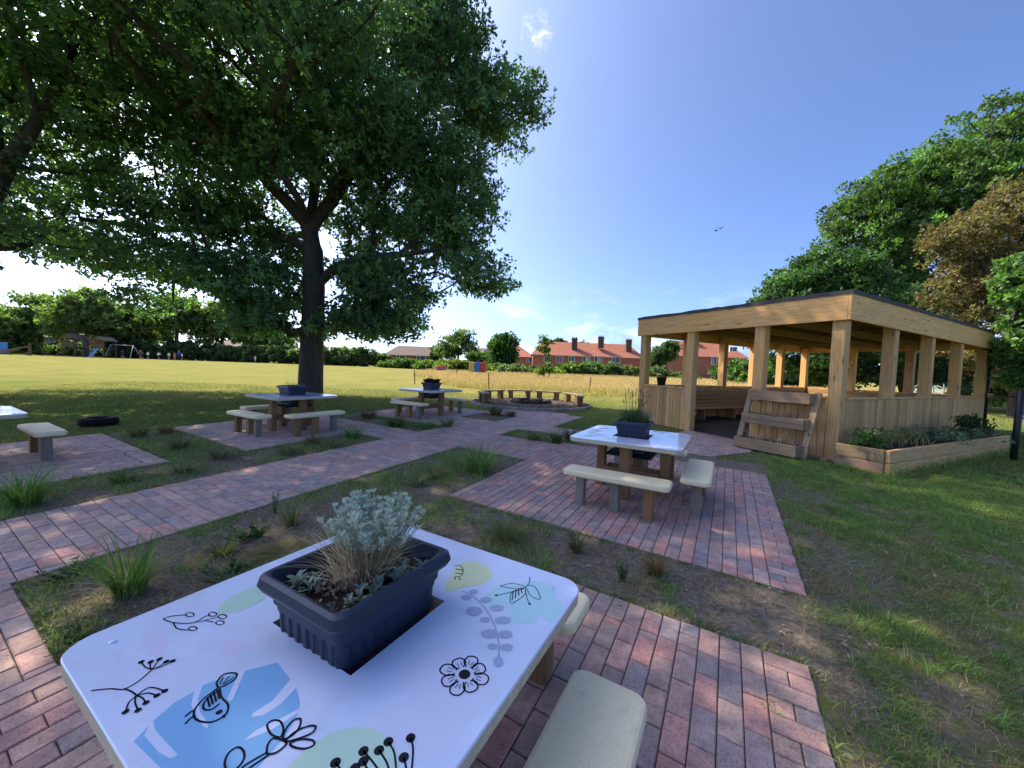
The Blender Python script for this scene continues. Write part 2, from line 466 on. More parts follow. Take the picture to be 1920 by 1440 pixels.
SUN_AZ, SUN_EL = -58.0, 45.0            # degrees: left of straight ahead, above the horizon
sd = Vector((math.sin(rad(SUN_AZ)) * math.cos(rad(SUN_EL)), math.cos(rad(SUN_AZ)) * math.cos(rad(SUN_EL)), math.sin(rad(SUN_EL))))
sun_d = bpy.data.lights.new('sun', 'SUN'); sun = bpy.data.objects.new('sun', sun_d); COL.objects.link(sun)
sun_d.energy = SUN_STRENGTH; sun_d.angle = rad(0.53); sun_d.color = (1.0, 0.88, 0.68)
sun.rotation_euler = (-sd).to_track_quat('-Z', 'Y').to_euler()

wd = bpy.data.worlds.new('World'); scene.world = wd; wd.use_nodes = True
wt = wd.node_tree; wt.nodes.clear()
class WT(NT):
    def __init__(s): s.t = wt
w_ = WT()
sky = w_.n('ShaderNodeTexSky', sky_type='NISHITA'); sky.sun_disc = False
sky.sun_elevation = rad(SUN_EL); sky.sun_rotation = rad(SUN_AZ); sky.air_density = 0.42; sky.dust_density = 3.3; sky.ozone_density = 8.5; sky.altitude = 300
vec = w_.n('ShaderNodeTexCoord').outputs['Generated']
def dot_mask(d, c0, c1):
    v = w_.n('ShaderNodeVectorMath', operation='DOT_PRODUCT'); w_.l(vec, v.inputs[0]); v.inputs[1].default_value = tuple(Vector(d).normalized())
    m = w_.n('ShaderNodeMapRange', clamp=True); w_.l(v.outputs['Value'], m.inputs[0]); m.inputs[1].default_value = c0; m.inputs[2].default_value = c1
    return m.outputs[0]
def wmath(op, a, b):
    m = w_.n('ShaderNodeMath', operation=op, use_clamp=(op == 'MULTIPLY'))
    for s_, v in zip(m.inputs, (a, b)):
        if isinstance(v, bpy.types.NodeSocket): w_.l(v, s_)
        else: s_.default_value = v
    return m.outputs[0]
wn = noise(w_, vec, 26, 8, 0.7, 1.5)
mp = w_.n('ShaderNodeMapping'); mp.inputs['Scale'].default_value = (6, 6, 17); w_.l(vec, mp.inputs['Vector'])
wn2 = noise(w_, mp.outputs[0], 1.1, 6, 0.6, 0.3)
small = wmath('MULTIPLY', dot_mask(ray(1005, 62), 0.9993, 0.99998), ramp(w_, wn, [(0.46, (0, 0, 0)), (0.68, (.9, .9, .9))]))
sepv = w_.n('ShaderNodeSeparateXYZ'); w_.l(vec, sepv.inputs[0])
band = ramp(w_, sepv.outputs['Z'], [(0.0, (1, 1, 1)), (0.09, (.85, .85, .85)), (0.22, (0, 0, 0))])
low = wmath('MULTIPLY', band, ramp(w_, wn2, [(0.50, (0, 0, 0)), (0.66, (.8, .8, .8))]))
allc = wmath('MAXIMUM', small, low)
skyc = mix(w_, allc, sky.outputs[0], CLOUD)
bg = w_.n('ShaderNodeBackground'); w_.l(skyc, bg.inputs[0]); bg.inputs[1].default_value = SKY_STRENGTH
wo = w_.n('ShaderNodeOutputWorld'); w_.l(bg.outputs[0], wo.inputs[0])
scene.view_settings.view_transform = 'Standard'; scene.view_settings.look = 'None'
scene.view_settings.exposure = EXPOSURE; scene.view_settings.gamma = 1.0
scene.render.engine = 'CYCLES'; scene.cycles.max_bounces = 8; scene.cycles.transparent_max_bounces = 8
# ------------------------------------------------------------------ ground plan on the paving grid: a0, a1, b0, b1
PAVES = {'P1': (-2.72, .45, -1.6, 2.45), 'P1x': (-3.9, -2.72, -1.6, .44), 'PATH': (-5.3, -3.9, -1.6, 7.6), 'PATH2': (-4.8, -3.9, 7.6, 8.7),
         'PATH3': (-5.9, -3.9, 8.7, 10.2), 'BULGE': (-3.9, -3.42, 7.1, 9.9), 'P2': (-2.6, .55, 3.2, 6.45), 'CON': (-3.9, -2.6, 5.0, 6.3),
         'P3': (-9.0, -6.2, 2.83, 5.5), 'CON3': (-6.2, -5.3, 4.65, 5.5), 'P4': (-8.2, -5.9, 6.3, 9.0), 'CON4': (-5.9, -5.3, 6.3, 7.6),
         'STRIP': (-3.9, -1.3, 7.1, 7.85), 'P5': (-9.2, -6.35, -1.6, 2.0)}
ENTRY = [(-1.3, 7.1), (-.2, 7.1), (.42, 7.95), (.57, 8.9), (-.75, 9.7), (-1.3, 7.85)]
BEDS = [(-3.9, -2.6, .44, 5.0), (-2.72, .8, 2.45, 3.2), (-3.7, .7, 6.4, 7.1), (-6.35, -5.3, -1.6, 4.65), (-9.2, -6.2, 2.0, 2.83),
        (-8.2, -5.3, 5.5, 6.3), (-5.9, -4.8, 7.6, 8.7)]
# pavilion frame
C0 = np.array([5.54, 6.34]); PU = np.array([.880, .475]); PV = np.array([-.475, .880]); PL, PW = 8.4, 4.2
PAV_RZ = math.atan2(.475, .880)
def PAV(u, v): return C0 + PU * u + PV * v
def in_rect(a, b, r, m=0.0): return (a > r[0] - m) & (a < r[1] + m) & (b > r[2] - m) & (b < r[3] + m)
def in_poly(x, y, poly):
    ins = np.ones(np.shape(x), bool); n = len(poly)
    for i in range(n):
        x0, y0 = poly[i]; x1, y1 = poly[(i + 1) % n]
        ins &= ((x1 - x0) * (y - y0) - (y1 - y0) * (x - x0)) > 0
    return ins
def paved(x, y, m=0.0):
    a, b = toAB(x, y); r = np.zeros(np.shape(x), bool)
    for q in PAVES.values(): r |= in_rect(a, b, q, m)
    r |= in_poly(a, b, ENTRY)
    u = (x - C0[0]) * PU[0] + (y - C0[1]) * PU[1]; v = (x - C0[0]) * PV[0] + (y - C0[1]) * PV[1]
    r |= (u > -.15) & (u < PL + .15) & (v > -.15) & (v < PW + .15)
    return r
def in_bed(x, y):
    a, b = toAB(x, y); r = np.zeros(np.shape(x), bool)
    for q in BEDS: r |= in_rect(a, b, q)
    return r
FIRE = gp(995, 757); FIRE_R = 2.05
# -- ground sheet
def axis(lo, hi, step, far0, far1, g=1.16):
    m = list(np.arange(lo, hi + step / 2, step)); s = step; v = hi
    while v < far1: s *= g; v += s; m.append(v)
    s = step; v = lo; h = []
    while v > far0: s *= g; v -= s; h.append(v)
    return np.array(h[::-1] + m)
gx = axis(-11, 11, .11, -420, 420); gy = axis(-2.5, 14, .11, -60, 700)
GX, GY = np.meshgrid(gx, gy); fx, fy = GX.ravel(), GY.ravel()
bedm = in_bed(fx, fy); pm = paved(fx, fy, 0.0)
wear = np.zeros(len(fx))
fa, fb = toAB(fx, fy)
d_edge = np.maximum(np.maximum(fa - .55, 0), np.maximum(np.maximum(-1 - fb, fb - 7), 0))
near_strip = (fa > .4) & (fb < 7.2) & (fb > -2)
wear[near_strip] = np.clip(0.75 - 0.30 * d_edge[near_strip], 0, 1)
wear = np.clip(wear + 0.25 * ((fbm(fx * .7, fy * .7, 5) - .5) * 2) * near_strip, 0, 1)
en = np.exp(-((fx - 4.3) ** 2 + (fy - 6.2) ** 2) / .9); wear = np.maximum(wear, .75 * en)
nearlawn = np.clip((9.5 - np.hypot(fx, fy)) / 3.5, 0, 1) * (fa > .4)
soil = np.where(bedm, .74 + .25 * (fbm(fx * 1.3, fy * 1.3, 3) - .5), np.maximum(wear * .8, nearlawn * (.50 + .6 * (fbm(fx * .9, fy * .9, 13) - .5))))
soil = np.where(np.hypot(fx - FIRE.x, fy - FIRE.y) < FIRE_R, .3, soil)
dist = np.hypot(fx, fy)
dry = np.clip((fy - 9) / 9, 0, 1) * .62 + .10
dry += .28 * np.exp(-np.abs(fa - .75) / .25) * (fb < 7) * (fb > 0)
dry += .22 * ((fx > 2.5) & (fy < 9)) * np.clip(fbm(fx * .5, fy * .5, 9) * 2 - .75, 0, 1)
fz = terr(fx, fy) + np.where(pm, .0065, 0) + np.where(~pm & (dist < 20), .02 * (fbm(fx * 2.2, fy * 2.2, 21) - .5) + np.where(bedm, .018 * (fbm(fx * 7, fy * 7, 23) - .5), 0), 0)
nx_, ny_ = len(gx), len(gy)
ii, jj = np.meshgrid(np.arange(nx_ - 1), np.arange(ny_ - 1)); q0 = (jj * nx_ + ii).ravel()
g = MB(); g.add(np.stack([fx, fy, fz], 1), np.stack([q0, q0 + 1, q0 + nx_ + 1, q0 + nx_], 1), 0, (1, 1, 1), True)
ground = g.build('ground', M['ground']); tag(ground, kind='structure')
ca = ground.data.attributes.new('cover', 'FLOAT_COLOR', 'POINT')
ca.data.foreach_set('color', np.stack([soil, dry, pm.astype(float), np.ones(len(fx))], 1).astype(np.float32).ravel())

# -- block paving, every block a bevelled brick
BRICKS = [(.54, .26, .225), (.49, .30, .265), (.43, .295, .275), (.36, .275, .27), (.27, .25, .275), (.50, .35, .285), (.42, .255, .235)]
BW = [.17, .2, .2, .16, .12, .09, .06]
GW = [.05, .12, .25, .25, .15, .12, .06]; P2W = [.27, .22, .17, .12, .10, .08, .04]
def clip_poly(P, poly):
    for i in range(len(poly)):
        x0, y0 = poly[i]; x1, y1 = poly[(i + 1) % len(poly)]; o = []
        s = [(x1 - x0) * (p[1] - y0) - (y1 - y0) * (p[0] - x0) for p in P]
        for k in range(len(P)):
            p, q = P[k], P[(k + 1) % len(P)]; a, b = s[k], s[(k + 1) % len(P)]
            if a >= 0: o.append(p)
            if a * b < 0: t = a / (a - b); o.append((p[0] + (q[0] - p[0]) * t, p[1] + (q[1] - p[1]) * t))
        P = o
        if len(P) < 3: return []
    return P
def one_brick(mb, P, tone):
    P = np.array(P); c = P.mean(0); e = .0022; ch = .005
    def ins(d):
        v = P - c; r = np.abs(v); L = np.maximum(r, 1e-6); return c + np.sign(v) * np.maximum(r - d, 0)
    o, i_ = ins(e), ins(e + ch)
    h = random.uniform(-.0022, .0022); tl = np.array([random.uniform(-.012, .012), random.uniform(-.012, .012)])
    xy = np.array([AB(*c)])
    def z(p, dz):
        w = np.array([AB(*k) for k in p]); return terr(w[:, 0], w[:, 1]) + .014 + h + (p - c) @ tl + dz
    n = len(P); v = np.concatenate([np.c_[o, z(o, -.05)], np.c_[o, z(o, -.005)], np.c_[i_, z(i_, 0)]])
    f = [[2 * n + k for k in range(n)]]
    for k in range(n):
        j = (k + 1) % n; f += [[k, j, n + j, n + k], [n + k, n + j, 2 * n + j, 2 * n + k]]
    mb.add(v, f, 0, tone)
BM = np.mean(BRICKS, 0)
def tone(w=None):
    c = np.array(random.choices(BRICKS, BW if w is None else w)[0]); c = c * .62 + np.array((.40, .305, .285)) * .38; c = c * random.uniform(.88, 1.12)
    if w is P2W: return c * (1.10, 1.05, 1.02)
    return c * (1.30, 1.22, 1.16) if w is not None else c * (1.08, 1.0, .95)
def bond(mb, r, lng='b', L=.205, W=.103, w=None, clip=None):
    a0, a1, b0, b1 = r
    if lng == 'b': s0, s1, t0, t1 = b0, b1, a0, a1
    else: s0, s1, t0, t1 = a0, a1, b0, b1
    nrow = max(1, round((t1 - t0) / W)); wv = (t1 - t0) / nrow
    for k in range(nrow):
        s = s0 - (L / 2 if k % 2 else 0)
        while s < s1 - .01:
            p, q = max(s, s0), min(s + L, s1)
            if q - p > .02:
                tt0, tt1 = t0 + k * wv, t0 + (k + 1) * wv
                P = [(tt0, p), (tt1, p), (tt1, q), (tt0, q)] if lng == 'b' else [(p, tt0), (q, tt0), (q, tt1), (p, tt1)]
                if clip: P = clip_poly(P, clip)
                if len(P) >= 3: one_brick(mb, P, tone(w))
            s += L
def patio(name, rects, w=None):
    mb = MB()
    for r, lng in rects: bond(mb, r, lng, w=w)
    return tag(mb.build(name, M['brick'], rz=GRID_RZ), kind='structure')
def framed(r):
    a0, a1, b0, b1 = r
    return [((a0, a1 - .21, b0, b1 - .205), 'b'), ((a0, a1 - .21, b1 - .205, b1), 'b'), ((a1 - .21, a1, b0, b1), 'a')]
patio('patio_foreground', framed(PAVES['P1']) + [(PAVES['P1x'], 'a')])
patio('patio_middle', framed(PAVES['P2']) + [(PAVES['CON'], 'b')], P2W)
patio('path_brick', [(PAVES['PATH'], 'a'), (PAVES['PATH2'], 'a'), (PAVES['PATH3'], 'a'), (PAVES['BULGE'], 'b'), (PAVES['STRIP'], 'a')], GW)
mb = MB(); bond(mb, (-1.3, .6, 7.1, 9.7), 'a', w=GW, clip=ENTRY); tag(mb.build('path_pavilion_entry', M['brick'], rz=GRID_RZ), kind='structure')
patio('patio_far_left', framed(PAVES['P5']), GW)
patio('patio_by_tree', framed(PAVES['P3']) + [(PAVES['CON3'], 'a')], GW)
patio('patio_back', framed(PAVES['P4']) + [(PAVES['CON4'], 'a')], GW)

# ------------------------------------------------------------------ bench and table kit (local x = a, y = b)
BENCH_H, TABLE_H = .385, .66
def post(mb, x, y, h, w, tilt=0.0):
    box(mb, (x, y, h / 2 - .03), (w, w, h + .06), .006, 0, (random.uniform(.8, 1.15),) * 3)
def bench_proto(name, label, loc, rz, group, greys):
    t = thing(name, label, 'bench', loc, rz, group)
    mb = MB(); hx, hy, r, th = .535, .14, .05, .062; z1 = BENCH_H
    loft(mb, [rrect(hx - .012, hy - .012, r, z1 - th), rrect(hx, hy, r, z1 - th + .014), rrect(hx, hy, r, z1 - .018), rrect(hx - .005, hy - .005, r, z1 - .005), rrect(hx - .016, hy - .016, r, z1)], smooth=False)
    mb.build('seat', M['seat'], t)
    for k, x in enumerate((-.36, 0, .34)):
        m = MB(); post(m, x, (-.01, .02, -.015)[k], z1 - th, .092); m.build('leg', M['leg_grey' if greys[k] else 'leg'], t)
    return t
GB = 'benches of the picnic tables'

# ---- artwork helpers: photo pixels of the near table -> its own top
T1C = (-1.065, .86)
def xyT(a, b): return AB(a, b)
T1P = AB(*T1C); T1Z = tz(*T1P) + .012
def art(px, py):
    r = ray(px, py); k = (T1Z + TABLE_H - EYE) / r.z; p = Vector((0, 0, EYE)) + r * k
    a, b = toAB(p.x, p.y); return np.array([a - T1C[0], b - T1C[1]])
def r7(x, y): return art(440 + x / 2.8235, 880 + y / 2.8235)
def r8(x, y): return art(100 + x / 2.8235, 1040 + y / 2.8235)
def r9(x, y): return art(400 + x / 3.4286, 1240 + y / 3.4286)
def cr(P, closed=False, k=6):
    P = [np.asarray(p, float) for p in P]; n = len(P); o = []
    rng = range(n) if closed else range(n - 1)
    for i in rng:
        p0 = P[(i - 1) % n] if closed or i > 0 else P[i]; p1 = P[i]; p2 = P[(i + 1) % n]; p3 = P[(i + 2) % n] if closed or i + 2 < n else p2
        for s in range(k):
            t = s / k; o.append(.5 * ((2 * p1) + (-p0 + p2) * t + (2 * p0 - 5 * p1 + 4 * p2 - p3) * t * t + (-p0 + 3 * p1 - 3 * p2 + p3) * t ** 3))
    if not closed: o.append(P[-1])
    return o
LIM = .592
def stroke(mb, P, w=.0055, z=.0, closed=False, smooth=True, col=(.012, .013, .022), taper=False):
    P = cr(P, closed) if smooth and len(P) > 2 else [np.asarray(p, float) for p in P]
    n = len(P); v = []
    for i in range(n):
        p, q = P[max(i - 1, 0) if not closed else (i - 1) % n], P[min(i + 1, n - 1) if not closed else (i + 1) % n]
        d = q - p; d = d / (np.linalg.norm(d) + 1e-9); nn = np.array([-d[1], d[0]])
        ww = w * .8
        for s in (1, -1):
            e = np.clip(P[i] + nn * ww / 2 * s, -LIM, LIM); v.append((e[0], e[1], z))
    f = [[2 * i, 2 * i + 2, 2 * i + 3, 2 * i + 1] for i in range(n - 1)]
    if closed: f.append([2 * n - 2, 0, 1, 2 * n - 1])
    mb.add(v, f, 2, col)
def fillp(mb, P, col, z, smooth=True):
    P = cr(P, True, 5) if smooth else P
    P = [np.clip(p, -LIM, LIM) for p in P]
    mb.add([(p[0], p[1], z) for p in P], [list(range(len(P)))], 2, col)
def disc(mb, c, rx, ry, col, z, n=28, ang=0):
    ca_, sa_ = math.cos(ang), math.sin(ang)
    fillp(mb, [np.array([c[0] + ca_ * rx * math.cos(t) - sa_ * ry * math.sin(t), c[1] + sa_ * rx * math.cos(t) + ca_ * ry * math.sin(t)]) for t in np.linspace(0, 2 * math.pi, n, endpoint=False)], col, z, False)
def artwork(mb):
    z0 = TABLE_H
    Z = lambda k: z0 + .00018 * k + .00025
    LIL = (.62, .64, .79); BLUE = (.24, .46, .72); TEAL = (.46, .70, .72); GRN = (.52, .68, .54); YEL = (.66, .70, .42)
    lil2 = (.66, .62, .77)
    fillp(mb, [r9(*p) for p in [(1190, 60), (1170, 120), (1120, 170), (1255, 235), (1100, 290), (965, 340), (1050, 385), (1035, 425), (1110, 480), (1085, 560), (1180, 620), (1330, 600), (1480, 640), (1560, 560), (1650, 380), (1760, 330), (1840, 230), (1810, 90), (1500, -130), (1330, -60)]], LIL, Z(0), False)
    fillp(mb, [r8(*p) for p in [(230, 720), (260, 640), (400, 560), (560, 520), (700, 560), (760, 590), (740, 700), (600, 760), (420, 800)]], (.64, .66, .82), Z(0))
    fillp(mb, [r8(*p) for p in [(470, 470), (500, 410), (560, 400), (600, 440), (590, 510), (520, 540)]], lil2, Z(1))
    fillp(mb, [r8(*p) for p in [(880, 470), (960, 440), (1060, 490), (900, 540)]], lil2, Z(1), False)
    fillp(mb, [r8(*p) for p in [(425, 990), (505, 905), (480, 960), (560, 1050), (620, 1080), (660, 1060), (540, 930), (530, 880), (640, 785), (750, 722), (800, 688), (980, 625), (1185, 572), (1255, 662), (1285, 705), (1305, 780), (1290, 850), (1230, 960), (1130, 1070), (1060, 1160), (860, 1240), (620, 1180)]], BLUE, Z(2), False)
    WH = (.66, .68, .84)
    for q in ([(985, 622), (1015, 614), (950, 765), (932, 780), (920, 765)], [(745, 722), (730, 800), (770, 870), (790, 910), (815, 920), (822, 900), (775, 830), (765, 765), (790, 695)],
              [(1255, 662), (1285, 705), (1200, 795), (1110, 850), (1045, 862), (1060, 838), (1160, 775)], [(1302, 815), (1295, 840), (1160, 925), (1005, 988), (1075, 930), (1210, 865)]):
        fillp(mb, [r8(*p) for p in q], WH, Z(3), False)
    c = art(633, 1470); e = art(633, 1371); rr = float(np.linalg.norm(e - c))
    disc(mb, c, min(rr, .17), min(rr, .17), GRN, Z(4))
    fillp(mb, [r8(*p) for p in [(865, 305), (920, 240), (1010, 190), (1085, 162), (1125, 160), (1125, 225), (1040, 278), (930, 312)]], GRN, Z(2))
    fillp(mb, [r7(*p) for p in [(1310, 705), (1350, 650), (1420, 612), (1500, 605), (1600, 592), (1690, 625), (1700, 670), (1742, 735), (1740, 790), (1692, 812), (1645, 790), (1610, 765), (1590, 808), (1500, 818), (1460, 790), (1450, 740)]], TEAL, Z(2))
    fillp(mb, [r7(*p) for p in [(1115, 600), (1140, 585), (1185, 505), (1275, 492), (1345, 522), (1360, 570), (1300, 610), (1240, 620), (1160, 642), (1118, 640)]], YEL, Z(2))
    fillp(mb, [r7(*p) for p in [(880, 345), (940, 362), (930, 385), (870, 375)]], (.7, .35, .55), Z(2), False)
    GR = (.36, .40, .58)
    stroke(mb, [r7(*p) for p in [(1205, 645), (1260, 672), (1320, 728), (1362, 795), (1388, 870), (1400, 940), (1396, 1000)]], .008, Z(4), col=GR)
    for (x, y, rx, ry, an) in ((1225, 680, 30, 15, .2), (1265, 650, 24, 13, .3), (1330, 692, 32, 15, -.2), (1268, 752, 44, 24, .1), (1388, 735, 38, 17, -.3), (1325, 797, 28, 13, .0), (1420, 800, 44, 20, -.1), (1350, 872, 48, 25, .2), (1433, 876, 38, 22, -.2), (1365, 940, 28, 17, .0), (1440, 944, 34, 20, .1), (1395, 1020, 27, 28, 0)):
        fillp(mb, [r7(x + rx * math.cos(t), y + ry * math.sin(t)) for t in np.linspace(0, 2 * math.pi, 16, endpoint=False)], GR, Z(5), False)
    # ink drawings
    K = Z(7); ink = (.012, .013, .022)
    fc = r7(1217, 1087); rp = .5 * (np.linalg.norm(r7(1345, 1087) - fc) + np.linalg.norm(r7(1045, 1150) - fc)) * .5
    R0 = float(np.linalg.norm(r7(1340, 1080) - fc)); disc(mb, fc, R0 * .25, R0 * .25, ink, K)
    for k in range(8):
        t = k * math.pi / 4 + .25; d = np.array([math.cos(t), math.sin(t)]); s = np.array([-d[1], d[0]])
        L = R0 * random.uniform(.93, 1.12); w = R0 * .30
        stroke(mb, [fc + d * R0 * .40 - s * w * .30, fc + d * L * .62 - s * w * .98, fc + d * L * .93 - s * w * .75, fc + d * L * 1.02, fc + d * L * .93 + s * w * .75, fc + d * L * .62 + s * w * .98, fc + d * R0 * .40 + s * w * .30], .0052, K)
        for o in (-.2, .15): stroke(mb, [fc + d * L * .5 + s * w * o, fc + d * L * .74 + s * w * o * 1.7], .0025, K, smooth=False)
    def S7(*p, **k): stroke(mb, [r7(*q) for q in p], z=K, **k)
    def S8(*p, **k): stroke(mb, [r8(*q) for q in p], z=K, **k)
    def S9(*p, **k): stroke(mb, [r9(*q) for q in p], z=K, **k)
    S7((1562, 570), (1560, 600), (1540, 630), w=.004); S7((1405, 620), (1470, 605), (1540, 625), (1480, 632), (1405, 620), w=.004)
    S7((1548, 615), (1590, 625), (1618, 688), (1570, 672), (1545, 630), w=.004); S7((1535, 630), (1470, 650), (1458, 700), (1475, 708), (1535, 665), (1540, 635), w=.004)
    S7((1535, 632), (1450, 655), (1395, 668), w=.004); S7((1538, 640), (1550, 690), (1560, 712), w=.004)
    for p in ((1385, 668), (1562, 714)): disc(mb, r7(*p), .006, .006, ink, K)
    for k in range(4): S7((1475 + 14 * k, 645 - 2 * k), (1468 + 18 * k, 695 - 12 * k), w=.006, smooth=False)
    S7((1165, 510), (1195, 512), (1210, 540), (1195, 568), (1165, 570), w=.004); S7((1168, 530), (1208, 535), w=.006); S7((1168, 550), (1205, 555), w=.005)
    S7((1185, 572), (1192, 585), (1200, 582), w=.004); S7((1165, 572), (1170, 585), w=.004)
    # berry sprig
    S8((580, 342), (620, 328), (700, 320), w=.0045); S8((580, 342), (640, 362), (740, 362), (800, 330), (828, 322), w=.0045)
    S8((745, 362), (800, 352), (850, 358), w=.0035); S8((800, 348), (850, 338), (872, 330), w=.0035); S8((636, 364), (655, 392), (710, 402), w=.0045)
    for (x, y) in ((722, 319), (843, 317), (895, 330), (882, 362), (738, 393)):
        stroke(mb, [r8(x + 22 * math.cos(t), y + 11 * math.sin(t)) for t in np.linspace(0, 6.28, 12, endpoint=False)], .0042, K, closed=True)
    # seed heads
    S8((200, 722), (300, 712), (372, 714), (450, 672), (520, 612), w=.0045); S8((372, 712), (410, 725), (442, 748), w=.005)
    for (x, y) in ((465, 570), (515, 570), (562, 555), (598, 568), (632, 565)):
        S8((522, 610), ((522 + x) / 2 - 6, (610 + y) / 2 + 8), (x, y), w=.0042); disc(mb, r8(x, y), .007, .007, ink, K)
    for (x, y, mx, my) in ((590, 724, 510, 705), (548, 748, 500, 735), (490, 786, 470, 760), (448, 826, 432, 780), (382, 834, 400, 785)):
        S8((440, 748), (mx, my), (x, y), w=.0045); disc(mb, r8(x, y), .007, .007, ink, K)
    # little bird
    S8((872, 706), (835, 735), (790, 770), (750, 820), (746, 862), (775, 884), (830, 890), (880, 872), (912, 848), (926, 815), (920, 790), (890, 755), (880, 710), w=.006)
    S8((872, 706), (865, 680), (895, 640), (940, 628), (970, 634), (960, 662), (915, 692), (876, 706), w=.006)
    for q in (((880, 690), (900, 650)), ((895, 690), (930, 648)), ((905, 690), (955, 650))): S8(*q, w=.004, smooth=False)
    S8((862, 728), (820, 760), (795, 795), (800, 822), (840, 820), (880, 790), w=.006)
    for k in range(4): S8((815 + 17 * k, 758 - 14 * k), (828 + 17 * k, 808 - 14 * k), w=.006, smooth=False)
    S8((746, 826), (720, 840), (697, 862), w=.006); S8((744, 858), (722, 872), (698, 900), w=.006)
    disc(mb, r8(878, 836), .007, .007, ink, K); fillp(mb, [r8(*p) for p in [(890, 858), (914, 842), (908, 868)]], ink, K, False)
    # tulip-like flower
    for q in ([(1185, 968), (1150, 950), (1132, 905), (1160, 880), (1200, 885), (1218, 925), (1205, 965)], [(1215, 975), (1235, 920), (1270, 880), (1308, 872), (1300, 920), (1255, 965)],
              [(1230, 990), (1280, 940), (1350, 910), (1388, 912), (1370, 945), (1300, 975)], [(1255, 1000), (1310, 980), (1370, 985), (1380, 1010), (1330, 1030), (1270, 1020)], [(1130, 1050), (1135, 1010), (1165, 975), (1225, 990), (1230, 1010), (1180, 1050), (1140, 1058)],
              [(985, 1120), (1010, 1080), (1005, 1040), (975, 1022), (930, 1050), (908, 1100), (915, 1140), (940, 1160)]):
        S8(*q, w=.006, closed=True)
    S8((1130, 1050), (1060, 1090), (1000, 1130), (940, 1200), w=.006); S8((1140, 1062), (1070, 1110), (1010, 1150), w=.006)
    # stamens
    for (x, y, bx) in ((785, 655, 880), (965, 580, 1060), (965, 645, 1010), (1065, 575, 1130), (1125, 520, 1175), (1268, 495, 1275), (1224, 620, 1230), (910, 690, 930)):
        S9((x, y), ((x + bx) / 2 + 12, y + 70), (bx, 700), w=.0055); disc(mb, r9(x, y), .011, .011, ink, K)

def table_top(t, with_art):
    mb = MB(); z1 = TABLE_H; th = .05; k, s = 6, 8; h = .6
    o = lambda d, z, r=.085: rrect(h - d, h - d, r - d * .5, z, k, s)
    hole = .2
    n = len(o(0, 0)); ang = [math.atan2(p[1], p[0]) for p in o(0, 0)]
    def inner(z):
        r = []
        for a in ang:
            c, s_ = math.cos(a), math.sin(a); m = hole / max(abs(c), abs(s_)); r.append((c * m, s_ * m, z))
        return r
    rings = [inner(z1 - th), inner(z1), o(.003, z1), o(0, z1 - .003), o(0, z1 - .008), o(.001, z1 - .0085), o(.001, z1 - th + .004), o(.006, z1 - th), inner(z1 - th)]
    loft(mb, rings, False, False, mats=[1, 0, 0, 0, 1, 1, 1, 1])
    if with_art: artwork(mb)
    for sx in (-1, 1):
        for sy in (-1, 1):
            loft(mb, [[(sx * .5 + q * math.cos(t), sy * .5 + q * math.sin(t), zz) for t in np.linspace(0, 6.283, 10, endpoint=False)] for q, zz in ((.011, z1 + .0002), (.009, z1 + .004), (.004, z1 + .006))], False, True, 0, smooth=True)
    return mb.build('table_top', [M['laminate'], M['ply'], M['print']], t)
def table_proto(label, loc, rz, group):
    t = thing('picnic_table', label, 'picnic table', loc, rz, group)
    table_top(t, True)
    for (x, y) in ((-.37, 0), (.37, 0), (0, -.34), (0, .34)):
        m = MB(); w = .115 if x == 0 else .10
        box(m, (x, y, (TABLE_H - .05) / 2 - .03), (w, w, TABLE_H - .05 + .06), .006, 0, (random.uniform(.8, 1.1),) * 3); m.build('leg', M['leg'], t)
    m = MB(); box(m, (0, -.1, .22), (.64, .045, .09), .004); box(m, (0, .1, .22), (.64, .045, .09), .004); m.build('rail', M['leg_x'], t)
    m = MB(); box(m, (0, 0, .455), (.50, .50, .03), .004); m.build('pot_shelf', M['void'], t)
    return t
GT = 'square picnic tables with planter holes'
TABLES = [((-1.065, .86), 0, 'large square table in the foreground with bird and flower drawings'),
          ((-.95, 4.61), 180, 'square table with glossy top on the red brick patio before the pavilion'),
          ((-7.4, 4.2), 90, 'square table under the oak carrying a planter of dry grass'),
          ((-6.7, 7.4), -90, 'farthest small square table between the oak and the fire circle'),
          ((-7.9, .38), 180, 'white-topped square table cut off by the left edge')]
tabs = []
for i, (c, ra, lab) in enumerate(TABLES):
    p = AB(*c); loc = (p[0], p[1], tz(*p) + .012); rz = GRID_RZ + rad(ra)
    if i == 0: tabs.append(table_proto(lab, loc, rz, GT))
    else: tabs.append(copy_tree(tabs[0], lab, loc, rz, GT))
BSET = [(0, 0, .80, 0, 'buff bench behind the foreground table, mostly hidden by its top'), (0, .74, 0, 90, 'large buff bench seat cut off at the bottom edge, right of the drawings'),
        (0, 0, -.79, 0, 'buff bench tucked under the near left corner of the foreground table'),
        (1, 0, -.77, 0, 'buff bench on three legs in front of the glossy table by the pavilion'), (1, .72, 0, 90, 'buff bench at the right end of the glossy table by the pavilion'),
        (1, 0, .79, 0, 'buff bench half hidden behind the glossy table by the pavilion'),
        (2, 0, -.78, 0, 'buff bench before the oak table, nearest to the camera there'), (2, -.78, 0, 90, 'buff bench behind the near one at the left of the oak table'),
        (2, .78, 0, 90, 'buff bench at the right side of the oak table'),
        (3, 0, -.78, 0, 'grey bench in front of the farthest table'), (3, -.78, 0, 90, 'grey bench at the left of the farthest table'),
        (3, 0, .80, 0, 'grey bench sticking out right of the farthest table'),
        (4, 0, .78, 0, 'single buff bench beside the table at the left edge, near the tyre')]
proto = {}
